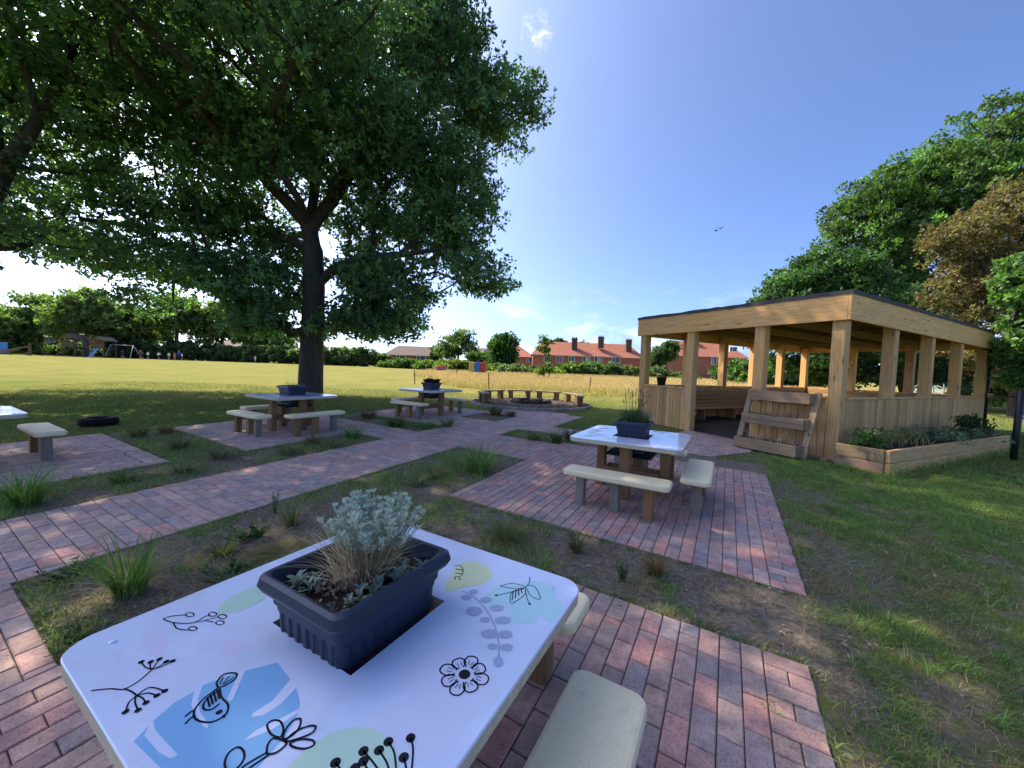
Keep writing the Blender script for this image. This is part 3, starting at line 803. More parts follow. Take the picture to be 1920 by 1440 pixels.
for (ti, da, db, ra, lab) in BSET:
    c = TABLES[ti][0]; p = AB(c[0] + da, c[1] + db); loc = (p[0], p[1], tz(*p) + .012); rz = GRID_RZ + rad(ra)
    key = ti if ti < 2 else 2
    if key not in proto: proto[key] = bench_proto('bench', lab, loc, rz, GB, ((0, 1, 0), (1, 1, 0), (0, 0, 1))[key])
    else: copy_tree(proto[key], lab, loc, rz, GB)

# ------------------------------------------------------------------ plastic planters
def pot_mesh(t, hx, hy, h, rim=.045, ribs=True, name='trough'):
    mb = MB(); k, s = 5, 30
    def ring(sc, z, add=0.0, rb=0.0):
        p = np.array(rrect(hx * sc + add, hy * sc + add, .035, z, k, s))
        if rb:
            m = np.arange(len(p)); c = p[:, :2]; onx = np.abs(np.abs(c[:, 0]) - (hx * sc + add)) < 1e-4; ony = np.abs(np.abs(c[:, 1]) - (hy * sc + add)) < 1e-4
            wv = lambda q: (np.sin(q / .021 * math.pi) > 0) * rb
            p[:, 0] -= np.sign(c[:, 0]) * onx * wv(c[:, 1]) ; p[:, 1] -= np.sign(c[:, 1]) * ony * wv(c[:, 0])
        return p
    rr = [ring(.77, 0), ring(.78, .01, .004)]
    if ribs: rr += [ring(.785, .03, 0, .005), ring(.85, h * .66, 0, .005), ring(.855, h * .68, .002), ring(.865, h * .74, .002), ring(.875, h * .745, .006)]
    rr += [ring(.89, h - rim, .006), ring(1, h - rim - .004, .004), ring(1, h - rim + .012, .012), ring(1, h - .008, .006), ring(1, h, -.006), ring(1, h - .003, -.016), ring(.93, h - .05, -.016), ring(.92, h - .085, -.018)]
    loft(mb, rr, True, False, smooth=False)
    mb.build(name, M['pot'], t)
    mb = MB(); n = 18; g_ = np.linspace(-1, 1, n); X, Y = np.meshgrid(g_, g_)
    Z = h - .075 + .035 * (fbm(X.ravel() * 3, Y.ravel() * 3, random.randint(0, 99)) - .5)
    V = np.c_[X.ravel() * (hx * .925 - .018), Y.ravel() * (hy * .925 - .018), Z]
    i, j = np.meshgrid(np.arange(n - 1), np.arange(n - 1)); q = (j * n + i).ravel()
    mb.add(V, np.stack([q, q + 1, q + n + 1, q + n], 1), 0, (1, 1, 1), True); mb.build('soil', M['potsoil'], t)
POT_H = .37
def planter(label, a, b, zb, rz=0, hx=.20, hy=.215, h=POT_H):
    p = AB(a, b); t = thing('planter', label, 'planter', (p[0], p[1], zb), GRID_RZ + rad(rz), 'dark plastic planters on the tables')
    pot_mesh(t, hx, hy, h); return t
SHELF = .47
pots = [planter('large slate blue ribbed planter in the hole of the foreground table', -1.06, .845, tabs[0].location.z + SHELF + .01, hx=.20, hy=.232)]
def pot_on(ti, label, da=0, db=0, rz=0, hx=.19, hy=.19, dz=SHELF, h=POT_H):
    c = TABLES[ti][0]; return planter(label, c[0] + da, c[1] + db, tabs[ti].location.z + dz, rz, hx, hy, h)
pots.append(pot_on(1, 'slate blue planter with lavender on the glossy table before the pavilion'))
pots.append(pot_on(2, 'weathered blue-grey planter of dry grass on the oak table', 0, 0, 0, .215, .20))
pots.append(pot_on(3, 'dark planter with purple leaves on the farthest table'))
# ------------------------------------------------------------------ pavilion (local x = long side, y = short side, origin = near corner)
PZ = tz(*C0) + .01
pav = thing('pavilion', 'golden timber open-sided shelter with flat felt roof and boarded half walls', 'shelter', (C0[0], C0[1], PZ), PAV_RZ)
LEDGE, FB, FT = 1.07, 2.36, 2.80
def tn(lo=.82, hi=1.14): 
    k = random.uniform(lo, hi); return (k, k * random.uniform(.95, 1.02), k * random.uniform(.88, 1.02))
PO = .19
posts = [(0.02, 0.02), (0, 1.27), (0, 2.80), (0, PW)] + [(u, 0) for u in (2.05, 4.1, 6.15, PL)] + [(u, PW) for u in (1.72, 3.4, 5.05, 6.72, PL)] + [(PL, 1.4), (PL, 2.8)]
for (u, v) in posts:
    m = MB(); box(m, (u, v, FB / 2 + .06), (PO, PO, FB + .20), .008, 0, tn(.9, 1.12)); m.build('post', M['timber_z'], pav)
def boarded(name, p0, p1, off, z0=.03, z1=LEDGE - .04, bw=.098):
    """vertical boards from p0 to p1, set off sideways"""
    p0 = np.array(p0, float); p1 = np.array(p1, float); d = p1 - p0; L = np.linalg.norm(d); d /= L; nn = np.array([d[1], -d[0]]) * off
    mb = MB(); n = int(L / bw); w = L / n; al = abs(d[0]) > .5
    for i in range(n):
        c = p0 + d * (i + .5) * w + nn; t = .022 + random.uniform(-.003, .003)
        s = (w - .006, t, z1 - z0 + random.uniform(-.01, .01)) if al else (t, w - .006, z1 - z0 + random.uniform(-.01, .01))
        box(mb, (c[0], c[1], (z0 + z1) / 2), s, .004, 0, tn(.66, 1.12))
    mb.build(name, M['timber_z'], pav)
    mb = MB(); c = (p0 + p1) / 2 + nn * .4; s = (L, .16, .035) if al else (.16, L, .035)
    box(mb, (c[0], c[1], LEDGE - .0175), s, .005, 0, tn(.95, 1.15)); mb.build('ledge', M['timber_x' if al else 'timber_y'], pav)
h = PO / 2
boarded('wall_boards', (h + .02, 0), (PL - h, 0), .075)
boarded('wall_boards', (0, 1.27 - h), (0, h + .02), .075)
boarded('wall_boards', (0, PW - h), (0, 2.80 + h), .075)
boarded('wall_boards', (PL - h, PW), (h, PW), .075)
boarded('wall_boards', (PL, h), (PL, PW - h), .075)
# lining boards, horizontal, inside the far long wall and back wall, with the fixed seats
mb = MB()
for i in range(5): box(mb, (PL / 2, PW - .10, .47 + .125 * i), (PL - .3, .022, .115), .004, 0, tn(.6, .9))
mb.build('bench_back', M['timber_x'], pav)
mb = MB()
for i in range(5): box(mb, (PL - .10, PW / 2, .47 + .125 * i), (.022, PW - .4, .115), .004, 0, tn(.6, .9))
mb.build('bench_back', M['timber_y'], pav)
mb = MB()
for i in range(3): box(mb, (PL / 2, PW - .20 - .13 * i, .43), (PL - .3, .12, .035), .005, 0, tn(.7, 1.0))
for k in range(6): box(mb, (.5 + k * 1.45, PW - .33, .21), (.07, .30, .40), .005, 0, tn(.6, .9))
mb.build('bench_seat', M['timber_x'], pav)
mb = MB()
for i in range(3): box(mb, (.20 + .13 * i, 3.48, .45), (.12, 1.05, .035), .005, 0, tn(.8, 1.05))
beam(mb, (.10, 2.97, .10), (.46, 2.97, .42), .05, .07, col=tn())
beam(mb, (.10, 3.95, .10), (.46, 3.95, .42), .05, .07, col=tn())
mb.build('bench_seat', M['timber_y'], pav)
# fascia, roof, joists
ft = .045; O = .135
for (c, s, mt) in (((PL / 2, -O, (FB + FT) / 2), (PL + 2 * O + ft, ft, FT - FB), 'timber_x'), ((PL / 2, PW + O, (FB + FT) / 2), (PL + 2 * O + ft, ft, FT - FB), 'timber_x'),
                   ((-O, PW / 2, (FB + FT) / 2), (ft, PW + 2 * O - ft, FT - FB), 'timber_y'), ((PL + O, PW / 2, (FB + FT) / 2), (ft, PW + 2 * O - ft, FT - FB), 'timber_y')):
    m = MB(); box(m, c, s, .005, 0, (1.15, 1.1, 1.02)); m.build('fascia', M[mt], pav)
mb = MB()
for v in (1.05, 2.1, 3.15): box(mb, (PL / 2, v, FB + .13), (PL + .1, .05, .16), .004, 0, tn(.34, .48))  # purlins, joists and roof boards: shade under the roof put into dark tints
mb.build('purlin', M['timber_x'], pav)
mb = MB()
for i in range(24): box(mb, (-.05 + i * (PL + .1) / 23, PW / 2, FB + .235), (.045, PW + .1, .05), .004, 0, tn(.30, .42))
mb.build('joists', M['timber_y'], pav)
mb = MB()
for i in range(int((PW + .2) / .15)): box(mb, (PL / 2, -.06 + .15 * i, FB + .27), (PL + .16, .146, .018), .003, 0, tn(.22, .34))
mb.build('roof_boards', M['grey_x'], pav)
mb = MB(); n = 60
def edge_(u, v, z): return (u, v, z + .012 * (vnoise(u * 5, v * 5, 3) - .3))
XX, YY = np.meshgrid(np.linspace(-O - .035, PL + O + .035, n), np.linspace(-O - .035, PW + O + .035, 34)); xf, yf = XX.ravel(), YY.ravel()
dome = .10 * np.minimum(1, np.minimum(xf + O, PL + O - xf) / 1.6).clip(0, 1) * np.minimum(1, np.minimum(yf + O, PW + O - yf) / 1.6).clip(0, 1)
zz = FT + .035 + dome + .022 * vnoise(xf * 6, yf * 6, 4)
ii_, jj_ = np.meshgrid(np.arange(n - 1), np.arange(33)); qq = (jj_ * n + ii_).ravel()
mb.add(np.c_[xf, yf, zz], np.stack([qq, qq + 1, qq + n + 1, qq + n], 1), 0, (1, 1, 1), True)
per = [k for k in range(n)] + [(j + 1) * n - 1 for j in range(1, 34)] + [33 * n + k for k in range(n - 2, -1, -1)] + [j * n for j in range(32, 0, -1)]
P = np.c_[xf, yf, zz][per]; Q = P.copy(); Q[:, 2] = FT - .012 - .02 * vnoise(P[:, 0] * 9, P[:, 1] * 9, 8)
m_ = len(per); i_ = np.arange(m_); mb.add(np.concatenate([P, Q]), np.stack([i_, (i_ + 1) % m_, m_ + (i_ + 1) % m_, m_ + i_], 1))
mb.build('roof_felt', M['felt'], pav)
mb = MB(); L_ = .205
for k in range(int((PW + .2) / .103)):
    s0 = -.12 - (.1 if k % 2 else 0)
    while s0 < PL + .1:
        box(mb, (s0 + .1, -.1 + .103 * k + .05, -.02), (.199, .098, .06), .005, 0, tone(GW)); s0 += L_
fl = mb.build('pavilion_floor', M['brick'], loc=(C0[0], C0[1], PZ + .012), rz=PAV_RZ); tag(fl, kind='structure')

def PL3(u, v, z=0):
    p = PAV(u, v); return (p[0], p[1], PZ + z)
# black bucket on the ledge
mb = MB()
loft(mb, [[(q * math.cos(t), q * math.sin(t), zz_) for t in np.linspace(0, 2 * math.pi, 28, endpoint=False)] for q, zz_ in ((.085, 0), (.09, .006), (.115, .19), (.125, .193), (.125, .215), (.117, .215), (.108, .12))], True, True, smooth=True)
tag(mb.build('flower_bucket', M['black'], loc=PL3(-.02, 3.62, LEDGE)), 'black plastic bucket standing on the ledge of the shelter', 'bucket')

# leaning tiered planter in front of the near short wall (local frame of the pavilion: x outwards = -u)
lad = thing('tiered_planter', 'weathered three-tier trough stand leaning on the shelter wall', 'planter stand', PL3(0, 0, -.015), PAV_RZ)
v0, v1 = .20, 1.30
xb, xt, zt = -.60, -.17, 1.14
for v in (v0, v1):
    m = MB(); beam(m, (xb, v, -.02), (xt, v, zt), .045, .10, 0, tn(.95, 1.2), up=(0, 1, 0)); m.build('side_rail', M['grey_x' if False else 'grey_z'], lad)
def trough(z, xc, d, hgt, boards):
    m = MB(); x0, x1 = xc - d / 2, xc + d / 2; a, b = v0 + .03, v1 - .03
    hb = hgt / boards
    for i in range(boards): box(m, (x0, (a + b) / 2, z + hb * (i + .5)), (.035, b - a, hb - .006), .005, 0, tn(.85, 1.15))
    box(m, (x1, (a + b) / 2, z + hgt * .5), (.03, b - a, hgt - .01), .005, 0, tn(.6, .9))
    for v in (a, b): box(m, (xc, v, z + hgt * .5), (d - .04, .03, hgt - .012), .005, 0, tn(.7, 1))
    box(m, (xc, (a + b) / 2, z + .02), (d - .05, b - a - .04, .03), .003, 0, tn(.5, .7))
    o = m.build('trough', M['grey_y'], lad)
    m = MB(); n = 16; X, Y = np.meshgrid(np.linspace(x0 + .02, x1 - .02, n), np.linspace(a + .02, b - .02, n)); Z = z + hgt * .80 + .03 * fbm(X.ravel() * 12, Y.ravel() * 12, 5)
    i, j = np.meshgrid(np.arange(n - 1), np.arange(n - 1)); q = (j * n + i).ravel()
    m.add(np.c_[X.ravel(), Y.ravel(), Z], np.stack([q, q + 1, q + n + 1, q + n], 1), 0, (1, 1, 1), True); m.build('soil', M['potsoil'], o)
TR = [(.94, -.25, .24, .19, 1), (.50, -.40, .27, .19, 2), (.05, -.58, .30, .20, 1)]
for q in TR: trough(*q)

# raised bed along the near long wall
rb = thing('raised_bed', 'low raised bed of two stacked timbers along the long shelter wall', 'raised bed', PL3(0, 0, -.06), PAV_RZ)
ba, bb, bc, bd = (-.28, -.12), (-.30, -.70), (5.0, -1.02), (5.0, -.12)
def wallrun(p, q, mt, nm='timber_course'):
    for i in range(2):
        m = MB(); beam(m, (p[0], p[1], .10 + .2 * i), (q[0], q[1], .10 + .2 * i), .06, .194, 0, tn(.85, 1.15), bev=.008); m.build(nm, M[mt], rb)
wallrun((-.30, -.76), (5.0, -1.05), 'timber_x'); wallrun((-.30, -.14), (-.30, -.73), 'grey_y'); wallrun((5.03, -.14), (5.03, -1.06), 'grey_y')
m = MB(); n = 30; U, Vv = np.meshgrid(np.linspace(0, 1, n), np.linspace(0, 1, n)); u_ = -.27 + 5.27 * U.ravel(); v_ = -.12 - Vv.ravel() * (.61 + .30 * U.ravel())
i, j = np.meshgrid(np.arange(n - 1), np.arange(n - 1)); q = (j * n + i).ravel()
m.add(np.c_[u_, v_, .32 + .08 * fbm(u_ * 3, v_ * 3, 2)], np.stack([q, q + 1, q + n + 1, q + n], 1), 0, (1, 1, 1), True); m.build('soil', M['potsoil'], rb)

# black railing at the right edge
ra, rb_ = at(1847, 742, 10.3), at(1912, 744, 6.9)
rl = thing('metal_railing', 'thin black metal railing between dark posts at the right edge', 'railing', (ra.x, ra.y, tz(ra.x, ra.y)))
def loc_(p): return (p.x - ra.x, p.y - ra.y, p.z - tz(ra.x, ra.y))
m = MB(); tube(m, [loc_(ra), loc_(rb_)], .018, 8); m.build('rail', M['black'], rl)
m = MB(); b0 = Vector((0, 0, -.1)); t0 = Vector(loc_(at(1861, 632, 10.3))); tube(m, [b0, t0], .055, 10); m.build('post', M['black'], rl)
q_ = loc_(rb_); m = MB(); tube(m, [(q_[0] - .02, q_[1], -.3), (q_[0] + .02, q_[1], q_[2] + .12)], .048, 10); m.build('post', M['black'], rl)
# timber plate standing for the lamp-like orange reflector seen on the dark post
m = MB(); box(m, (.02, -.09, 1.02), (.16, .03, .10), .01, 0, (1.0, .8, .7)); m.build('reflector_plate', M['timber_x'], rl)

# ------------------------------------------------------------------ fire circle
fz_ = FIRE.z
mb = MB(); n = 48
rings = [[(q * math.cos(t), q * math.sin(t), zz_ + .02 * vnoise(q * 5 * math.cos(t) + 30, q * 5 * math.sin(t) + 30, 1)) for t in np.linspace(0, 2 * math.pi, n, endpoint=False)] for q, zz_ in ((2.02, .0), (1.6, .02), (1.1, .03), (.6, .03), (.2, .03))]
loft(mb, rings, False, True, col=(.16, .115, .08), smooth=True)
N = 4200; t = RNG.uniform(0, 2 * np.pi, N); r_ = 2.0 * np.sqrt(RNG.uniform(0, 1, N))
Pp = np.c_[r_ * np.cos(t), r_ * np.sin(t), .035 + RNG.uniform(0, .02, N)]
leaves(mb, Pp, rdir(N) * [1, 1, .2], rdir(N) * [.3, .3, .3] + [0, 0, 1], RNG.uniform(.04, .10, N), RNG.uniform(.02, .05, N), pal(N, [(.21, .15, .10), (.14, .10, .065), (.27, .20, .14), (.10, .07, .05)]))
chipm = mb.build('wood_chip_gravel', M['chip'], loc=(FIRE.x, FIRE.y, fz_ + .012)); tag(chipm, kind='stuff')
mb = MB()
for k in range(64):
    t = 2 * math.pi * k / 64; box(mb, (2.08 * math.cos(t), 2.08 * math.sin(t), .01), (.09, .195, .11), .012, 0, (random.uniform(.7, 1.2),) * 3, Matrix.Rotation(t, 3, 'Z'))
tag(mb.build('edging_ring', M['stone'], loc=(FIRE.x, FIRE.y, fz_)), 'pale stone edging circling the wood chips of the fire circle', 'edging')
pit = thing('fire_pit', 'low dark ring of charred logs in the middle of the fire circle', 'fire pit', (FIRE.x, FIRE.y, fz_ + .03))
for k in range(7):
    t = 2 * math.pi * (k + .3) / 7; m = MB(); R_ = .62; d = Vector((-math.sin(t), math.cos(t), 0)); c = Vector((R_ * math.cos(t), R_ * math.sin(t), .06))
    tube(m, [c - d * .27, c, c + d * .27], [.072, .08, .07], 9); m.build('log', M['bark'], pit)
m = MB(); disc_ = [(.55 * math.cos(t), .55 * math.sin(t), .015) for t in np.linspace(0, 6.283, 24, endpoint=False)]; m.add(disc_, [list(range(24))]); m.build('ash', M['void'], pit)
def fire_bench(label, ang, r=1.72, L=1.05, first=[None]):
    c = (FIRE.x + r * math.cos(rad(ang)), FIRE.y + r * math.sin(rad(ang)), fz_ + .02); rz = rad(ang + 90)
    if first[0]: return copy_tree(first[0], label, c, rz, 'log-legged benches around the fire circle')
    t = thing('plank_bench', label, 'bench', c, rz, 'log-legged benches around the fire circle')
    m = MB(); box(m, (0, 0, .345), (L, .24, .05), .008, 0, (.85, .85, .85)); m.build('seat', M['grey_x'], t)
    for x in (-.36, .36): m = MB(); box(m, (x, 0, .155), (.17, .19, .33), .008, 0, tn(.7, .9)); m.build('leg', M['leg'], t)
    first[0] = t; return t
for ang, lab in ((196, 'plank bench seen end-on at the left of the fire circle'), (142, 'plank bench at the back left of the fire circle'), (103, 'plank bench straight behind the fire pit, left of the middle'),
                 (64, 'plank bench behind the fire pit, right of the middle'), (22, 'plank bench at the far right of the fire circle, behind another'), (-8, 'plank bench with lit block leg at the right front of the fire circle')):
    fire_bench(lab, ang)

# tyre on the lawn
tp = gp(185, 797); TYS = .66; mb = MB(); R_, r_ = .30 * TYS, .105 * TYS
rings = []
for k in range(17):
    a = math.pi * 2 * k / 16; sq = lambda c_: math.copysign(abs(c_) ** .6, c_)
    rr_, zz_ = R_ + r_ * sq(math.cos(a)), (.115 + .105 * sq(math.sin(a))) * TYS
    rings.append([((rr_ + (.006 if abs(math.cos(a)) > .5 and i % 2 else 0)) * math.cos(t), (rr_ + (.006 if i % 2 else 0)) * math.sin(t), zz_) for i, t in enumerate(np.linspace(0, 2 * math.pi, 60, endpoint=False))])
loft(mb, rings, False, False, smooth=True)
tag(mb.build('old_tyre', M['tyre'], loc=tp), 'black rubber tyre lying flat on the shaded lawn', 'tyre')

# ------------------------------------------------------------------ stakes in the long grass
STK = [(778, 720, 694, 'thin dark stake at the left end of the long grass, beside the farthest table'), (857, 709, 690, 'short stake in front of the willowy tree'), (917, 734, 699, 'stake in the long grass left of the fire circle'),
       (938, 707, 694, 'far short stake below the round tree'), (1104, 738, 707, 'leaning stake in the grass right of the fire circle'), (1073, 707, 695, 'far post stub below the terrace, left of another'), (1126, 707, 697, 'far post stub below the right half of the terrace')]
for i, (px, y0, y1, lab) in enumerate(STK):
    p = gp(px, y0); d = p.y; q = at(px + (4 if px == 1104 else -1), y1, d); m = MB(); w = .05 if d < 25 else .07
    beam(m, (0, 0, -.1), (q.x - p.x, 0, q.z - p.z), w, w, col=(.8, .8, .8)); tag(m.build('wooden_stake', M['leg'], loc=p), lab, 'stake', 'stakes in the meadow')

# ------------------------------------------------------------------ climbing cube and barrel, far field
def far_box(name, lab, cat, px0, px1, py0, py1, d, cells, depth=.8):
    p = at((px0 + px1) / 2, py1, d); w = abs(px1 - px0) / FPX * d; hh = abs(py1 - py0) / FPX * d
    t = thing(name, lab, cat, (p.x, p.y, p.z)); nx, nz = len(cells[0]), len(cells)
    for j in range(nz):
        for i in range(nx):
            if cells[j][i] is None: continue
            m = MB(); box(m, (-w / 2 + (i + .5) * w / nx, 0, hh - (j + .5) * hh / nz), (w / nx - .02, depth, hh / nz - .02), .03, 0, cells[j][i]); m.build('panel', M['paint'], t)
    return t
B_, R__, Y_ = (.03, .18, .55), (.48, .06, .04), (.55, .42, .16)
far_box('climbing_block', 'play block of yellow, blue and red squares before the bushes', 'play block', 880, 911, 679, 698, 36, [[Y_, B_, R__], [Y_, B_, R__]], 1.0)
far_box('play_barrel', 'pink and purple striped play barrel lying on the far lawn', 'play barrel', 817, 836, 686.5, 694, 38, [[(.5, .05, .10)], [(.45, .10, .45)], [(.14, .05, .28)]], .5)

# ------------------------------------------------------------------ houses
def roof_hip(mb, x0, x1, y0, y1, z0, z1, hipl=True, hipr=True, flare=.0, ridge_in=None):
    ym = (y0 + y1) / 2; k = (y1 - y0) / 2 if ridge_in is None else ridge_in
    a = x0 + (k if hipl else 0); b = x1 - (k if hipr else 0)
    v = [(x0, y0, z0), (x1, y0, z0), (x1, y1, z0), (x0, y1, z0), (a, ym, z1), (b, ym, z1)]
    mb.add(v, [[0, 1, 5, 4], [2, 3, 4, 5], [1, 2, 5], [3, 0, 4], [3, 2, 1, 0]])
def window(parent, x, y, z, w, h, d=.16, curtain=None):
    m = MB(); f = .09
    for (cx, cz, sx, sz) in ((x, z + h / 2 - f / 2, w, f), (x, z - h / 2 + f / 2, w, f), (x - w / 2 + f / 2, z, f, h - 2 * f - .004), (x + w / 2 - f / 2, z, f, h - 2 * f - .004), (x - w * .12, z, f * .8, h - 2 * f - .004)):
        box(m, (cx, y - d / 2, cz), (sx, d, sz), .01)
    o = m.build('window', M['white'], parent)
    m = MB(); box(m, (x, y - d * .35, z), (w - 2 * f, .03, h - 2 * f), .004); m.build('pane', M['glass'], o)
    if curtain:
        m = MB(); box(m, (x + w * .14, y - d * .35 - .03, z), (w * .42, .02, h * .72), .004, 0, curtain); m.build('curtain', M['fabric'], o)
def chimney(parent, x, y, z0, z1, w=1.25, dpt=.8):
    m = MB(); box(m, (x, y, (z0 + z1) / 2), (w, dpt, z1 - z0), .02); box(m, (x, y, z1 - .25), (w + .14, dpt + .14, .16), .02)
    o = m.build('chimney', M['chimney'], parent)
    for k in (-.35, 0, .35):
        m = MB(); tube(m, [(x + k * w, y, z1 - .02), (x + k * w, y, z1 + .28)], [.13, .10], 8); m.build('chimney_pot', M['chimney'], o)
HD = 84.0
def house(name, label, px0, px1, ridge, eave, d, wins, chims, aer=(), hipl=True, hipr=True, depth=8.5, roofm='redtile', wallm='hungtile', yaw=0.0, ridge_in=None):
    p0, p1 = at(px0, 690, d), at(px1, 690, d); cx = (p0.x + p1.x) / 2; w = abs(p1.x - p0.x); gz = tz(cx, d)
    t = thing(name, label, 'house', (cx, d, gz), yaw)
    ze = at(cx / d * FPX + 960, eave, d).z - gz; zr = at(cx / d * FPX + 960, ridge, d + depth / 2).z - gz
    m = MB(); box(m, (0, depth / 2, ze / 2 - .2), (w, depth, ze + .4), .02); m.build('wall', M[wallm], t)
    m = MB(); roof_hip(m, -w / 2 - .35, w / 2 + .35, -.45, depth + .45, ze - .12, zr, hipl, hipr, ridge_in=ridge_in); m.build('roof', M[roofm], t)
    m = MB(); box(m, (0, -.47, ze - .14), (w + .7, .10, .11), .01, 0, (.25, .23, .22)); m.build('gutter', M['paint'], t)
    for (px, cy, ww, hh, cu) in wins:
        q = at(px, cy, d); window(t, q.x - cx, 0, q.z - gz, ww, hh, .3, cu)
    for (px, y0, y1, dy) in chims:
        a = at(px, y0, d + dy); b = at(px, y1, d + dy); chimney(t, a.x - cx, dy, a.z - gz, b.z - gz)
    for (px, y0, y1) in aer:
        a = at(px, y0, d + 4); b = at(px, y1, d + 4); m = MB(); tube(m, [(a.x - cx, 4, a.z - gz - 1), (b.x - cx, 4, b.z - gz)], .035, 5)
        for k in (.0, .25): tube(m, [(a.x - cx - .45, 4, b.z - gz - k), (a.x - cx + .45, 4, b.z - gz - k)], .02, 4)
        m.build('aerial', M['metal'], t)
    return t
CURT = [None, (.45, .12, .28), (.05, .22, .28), (.5, .5, .46), (.4, .42, .42), None]
house('terraced_house', 'long red-roofed terrace with chimneys and a row of white windows', 998, 1206, 643, 667.5, HD,
      [(1026, 673.5, 1.5, 1.35, None), (1049, 674, 1.45, 1.35, CURT[1]), (1071.5, 673, 1.35, 1.2, CURT[2]), (1099, 673, 1.7, 1.35, CURT[3]), (1121.5, 673, 1.75, 1.35, CURT[4]), (1154.5, 674.5, 1.85, 1.45, None)],
      [(1029, 655, 638, 4.2), (1076.5, 655, 634, 1.9), (1126, 653, 631.5, 1.9), (1178, 660, 637, 2.0)], [(1134, 640, 622), (1170, 645, 630)], ridge_in=2.6)
house('hipped_house', 'red hip-roofed house end partly hidden by the round tree', 938, 1000, 649, 668, HD + 3, [(992.5, 674.5, 1.3, 1.4, None)], [], ridge_in=4.6)
house('house_behind_shelter', 'red house with white window seen through the shelter posts', 1246, 1400, 641, 668, HD - 6, [(1338, 676, 1.1, 1.7, None), (1374, 655, 1.6, 1.0, None)], [(1300, 650, 636, 3.5)], ridge_in=3.2)
house('long_brown_building', 'low brick building with long brown roof above the hedge beside the oak', 722, 818, 649, 665.5, 88, [(752, 671, 2.2, 1.1, None), (790, 671, 2.2, 1.1, None)], [], roofm='browntile', wallm='redwall', ridge_in=2.0)
house('brown_gabled_house', 'brown-roofed house peeping out between willow and round tree', 884, 936, 653, 668, 92, [], [], roofm='browntile', wallm='redwall', ridge_in=1)
house('brick_school_house', 'red brick house with pale brown roof behind the far-left trees', 62, 168, 613, 633, 74, [(98, 637.5, 1.9, 1.0, None), (150, 637.5, 1.6, 1.0, None)], [], roofm='browntile', wallm='redwall', ridge_in=2.0)
house('low_bungalow', 'pale brown roof showing over the dark hedge left of the oak', 396, 452, 633, 648, 80, [], [], roofm='browntile', wallm='redwall', ridge_in=2.0)

# ------------------------------------------------------------------ playground at the far left
D_ = 60.0
def P60(px, py): return at(px, py, D_)
WOOD = (.42, .42, .44)
def tower(label, x0, x1, base, floor, rail, apex, slide=None, stair=None):
    p = P60((x0 + x1) / 2, base); w = (x1 - x0) / FPX * D_; S = lambda py: P60((x0 + x1) / 2, py).z - p.z
    t = thing('play_tower', label, 'climbing frame', tuple(p))
    for sx in (-1, 1):
        for sy in (-1, 1):
            m = MB(); box(m, (sx * w / 2, sy * w / 2, S(rail - 6) / 2), (.13, .13, S(rail - 6)), .01, 0, WOOD); m.build('post', M['grey_z'], t)
    m = MB(); box(m, (0, 0, S(floor)), (w, w, .12), .01, 0, WOOD); m.build('deck', M['grey_x'], t)
    m = MB()
    for i in range(9): box(m, (-w / 2 + w * (i + .5) / 9, -w / 2 - .08, (S(floor) + S(rail)) / 2 + .05), (w / 9 - .03, .03, S(rail) - S(floor) - .15), .005, 0, WOOD)
    m.build('railing', M['grey_z'], t)
    m = MB(); z0, z1 = S(rail - 6), S(apex); a = w / 2 + .2
    for sx in (-1, 1):
        v = [(0, -a, z1), (0, a, z1), (sx * a, a, z0), (sx * a, -a, z0)]; v += [(q[0], q[1], q[2] - .08) for q in v]
        m.add(v, [[0, 1, 2, 3], [7, 6, 5, 4], [0, 3, 7, 4], [1, 5, 6, 2], [3, 2, 6, 7], [0, 4, 5, 1]], 0, WOOD)
    m.add([(-a * .9, -w / 2 - .1, z0), (a * .9, -w / 2 - .1, z0), (0, -w / 2 - .1, z1 - .1), (-a * .9, -w / 2 - .15, z0), (a * .9, -w / 2 - .15, z0), (0, -w / 2 - .15, z1 - .1)], [[0, 2, 1], [3, 4, 5], [0, 1, 4, 3], [1, 2, 5, 4], [2, 0, 3, 5]], 0, WOOD)
    m.build('roof', M['grey_x'], t)
    if slide:
        m = MB(); box(m, (0, -w / 2 - .55, S(floor) * .5), (.55, 1.9, .05), .01, 0, (.25, .38, .5), Matrix.Rotation(math.atan2(S(floor), 1.1), 3, 'X'))
        for sx in (-.37, .37): box(m, (sx * .75, -w / 2 - .55, S(floor) * .5 + .1), (.05, 1.9, .16), .01, 0, (.25, .38, .5), Matrix.Rotation(math.atan2(S(floor), 1.1), 3, 'X'))
        m.build('slide', M['paint'], t)
    if stair:
        m = MB()
        for dy in (-.4, .4): beam(m, (-w / 2, dy, S(floor)), (-w / 2 - 1.9, dy, .0), .06, .22, 0, WOOD)
        for i in range(6): box(m, (-w / 2 - 1.9 * (i + .5) / 6, 0, S(floor) * (1 - (i + .5) / 6)), (.24, .8, .05), .005, 0, WOOD)
        m.build('stair', M['grey_x'], t)
tower('wooden play tower with gabled roof and sloping stair, left of two', 130, 153, 670, 651, 641, 626.5, stair=True)
tower('wooden play tower with gabled roof and pale blue slide', 184, 206, 672, 654, 645, 631.5, slide=True)
a, b, c = P60(158, 651), P60(182, 651), P60(158, 671)
m = MB(); beam(m, (0, 0, 0), (b.x - a.x, 0, b.z - a.z), .12, .14, 0, (.8, .55, .3)); beam(m, (0, .8, 0), (b.x - a.x, .8, b.z - a.z), .12, .14, 0, (.8, .55, .3))
for i in range(10): box(m, ((b.x - a.x) * (i + .5) / 10, .4, .05), (.17, .9, .05), .005, 0, (.7, .5, .3))
tag(m.build('rope_bridge', M['grey_x'], loc=a), 'brown plank bridge linking the two wooden play towers', 'bridge')
p = P60(232, 673); sw = thing('swing_frame', 'swing frame with pale slanting legs right of the play towers', 'swing', tuple(p))
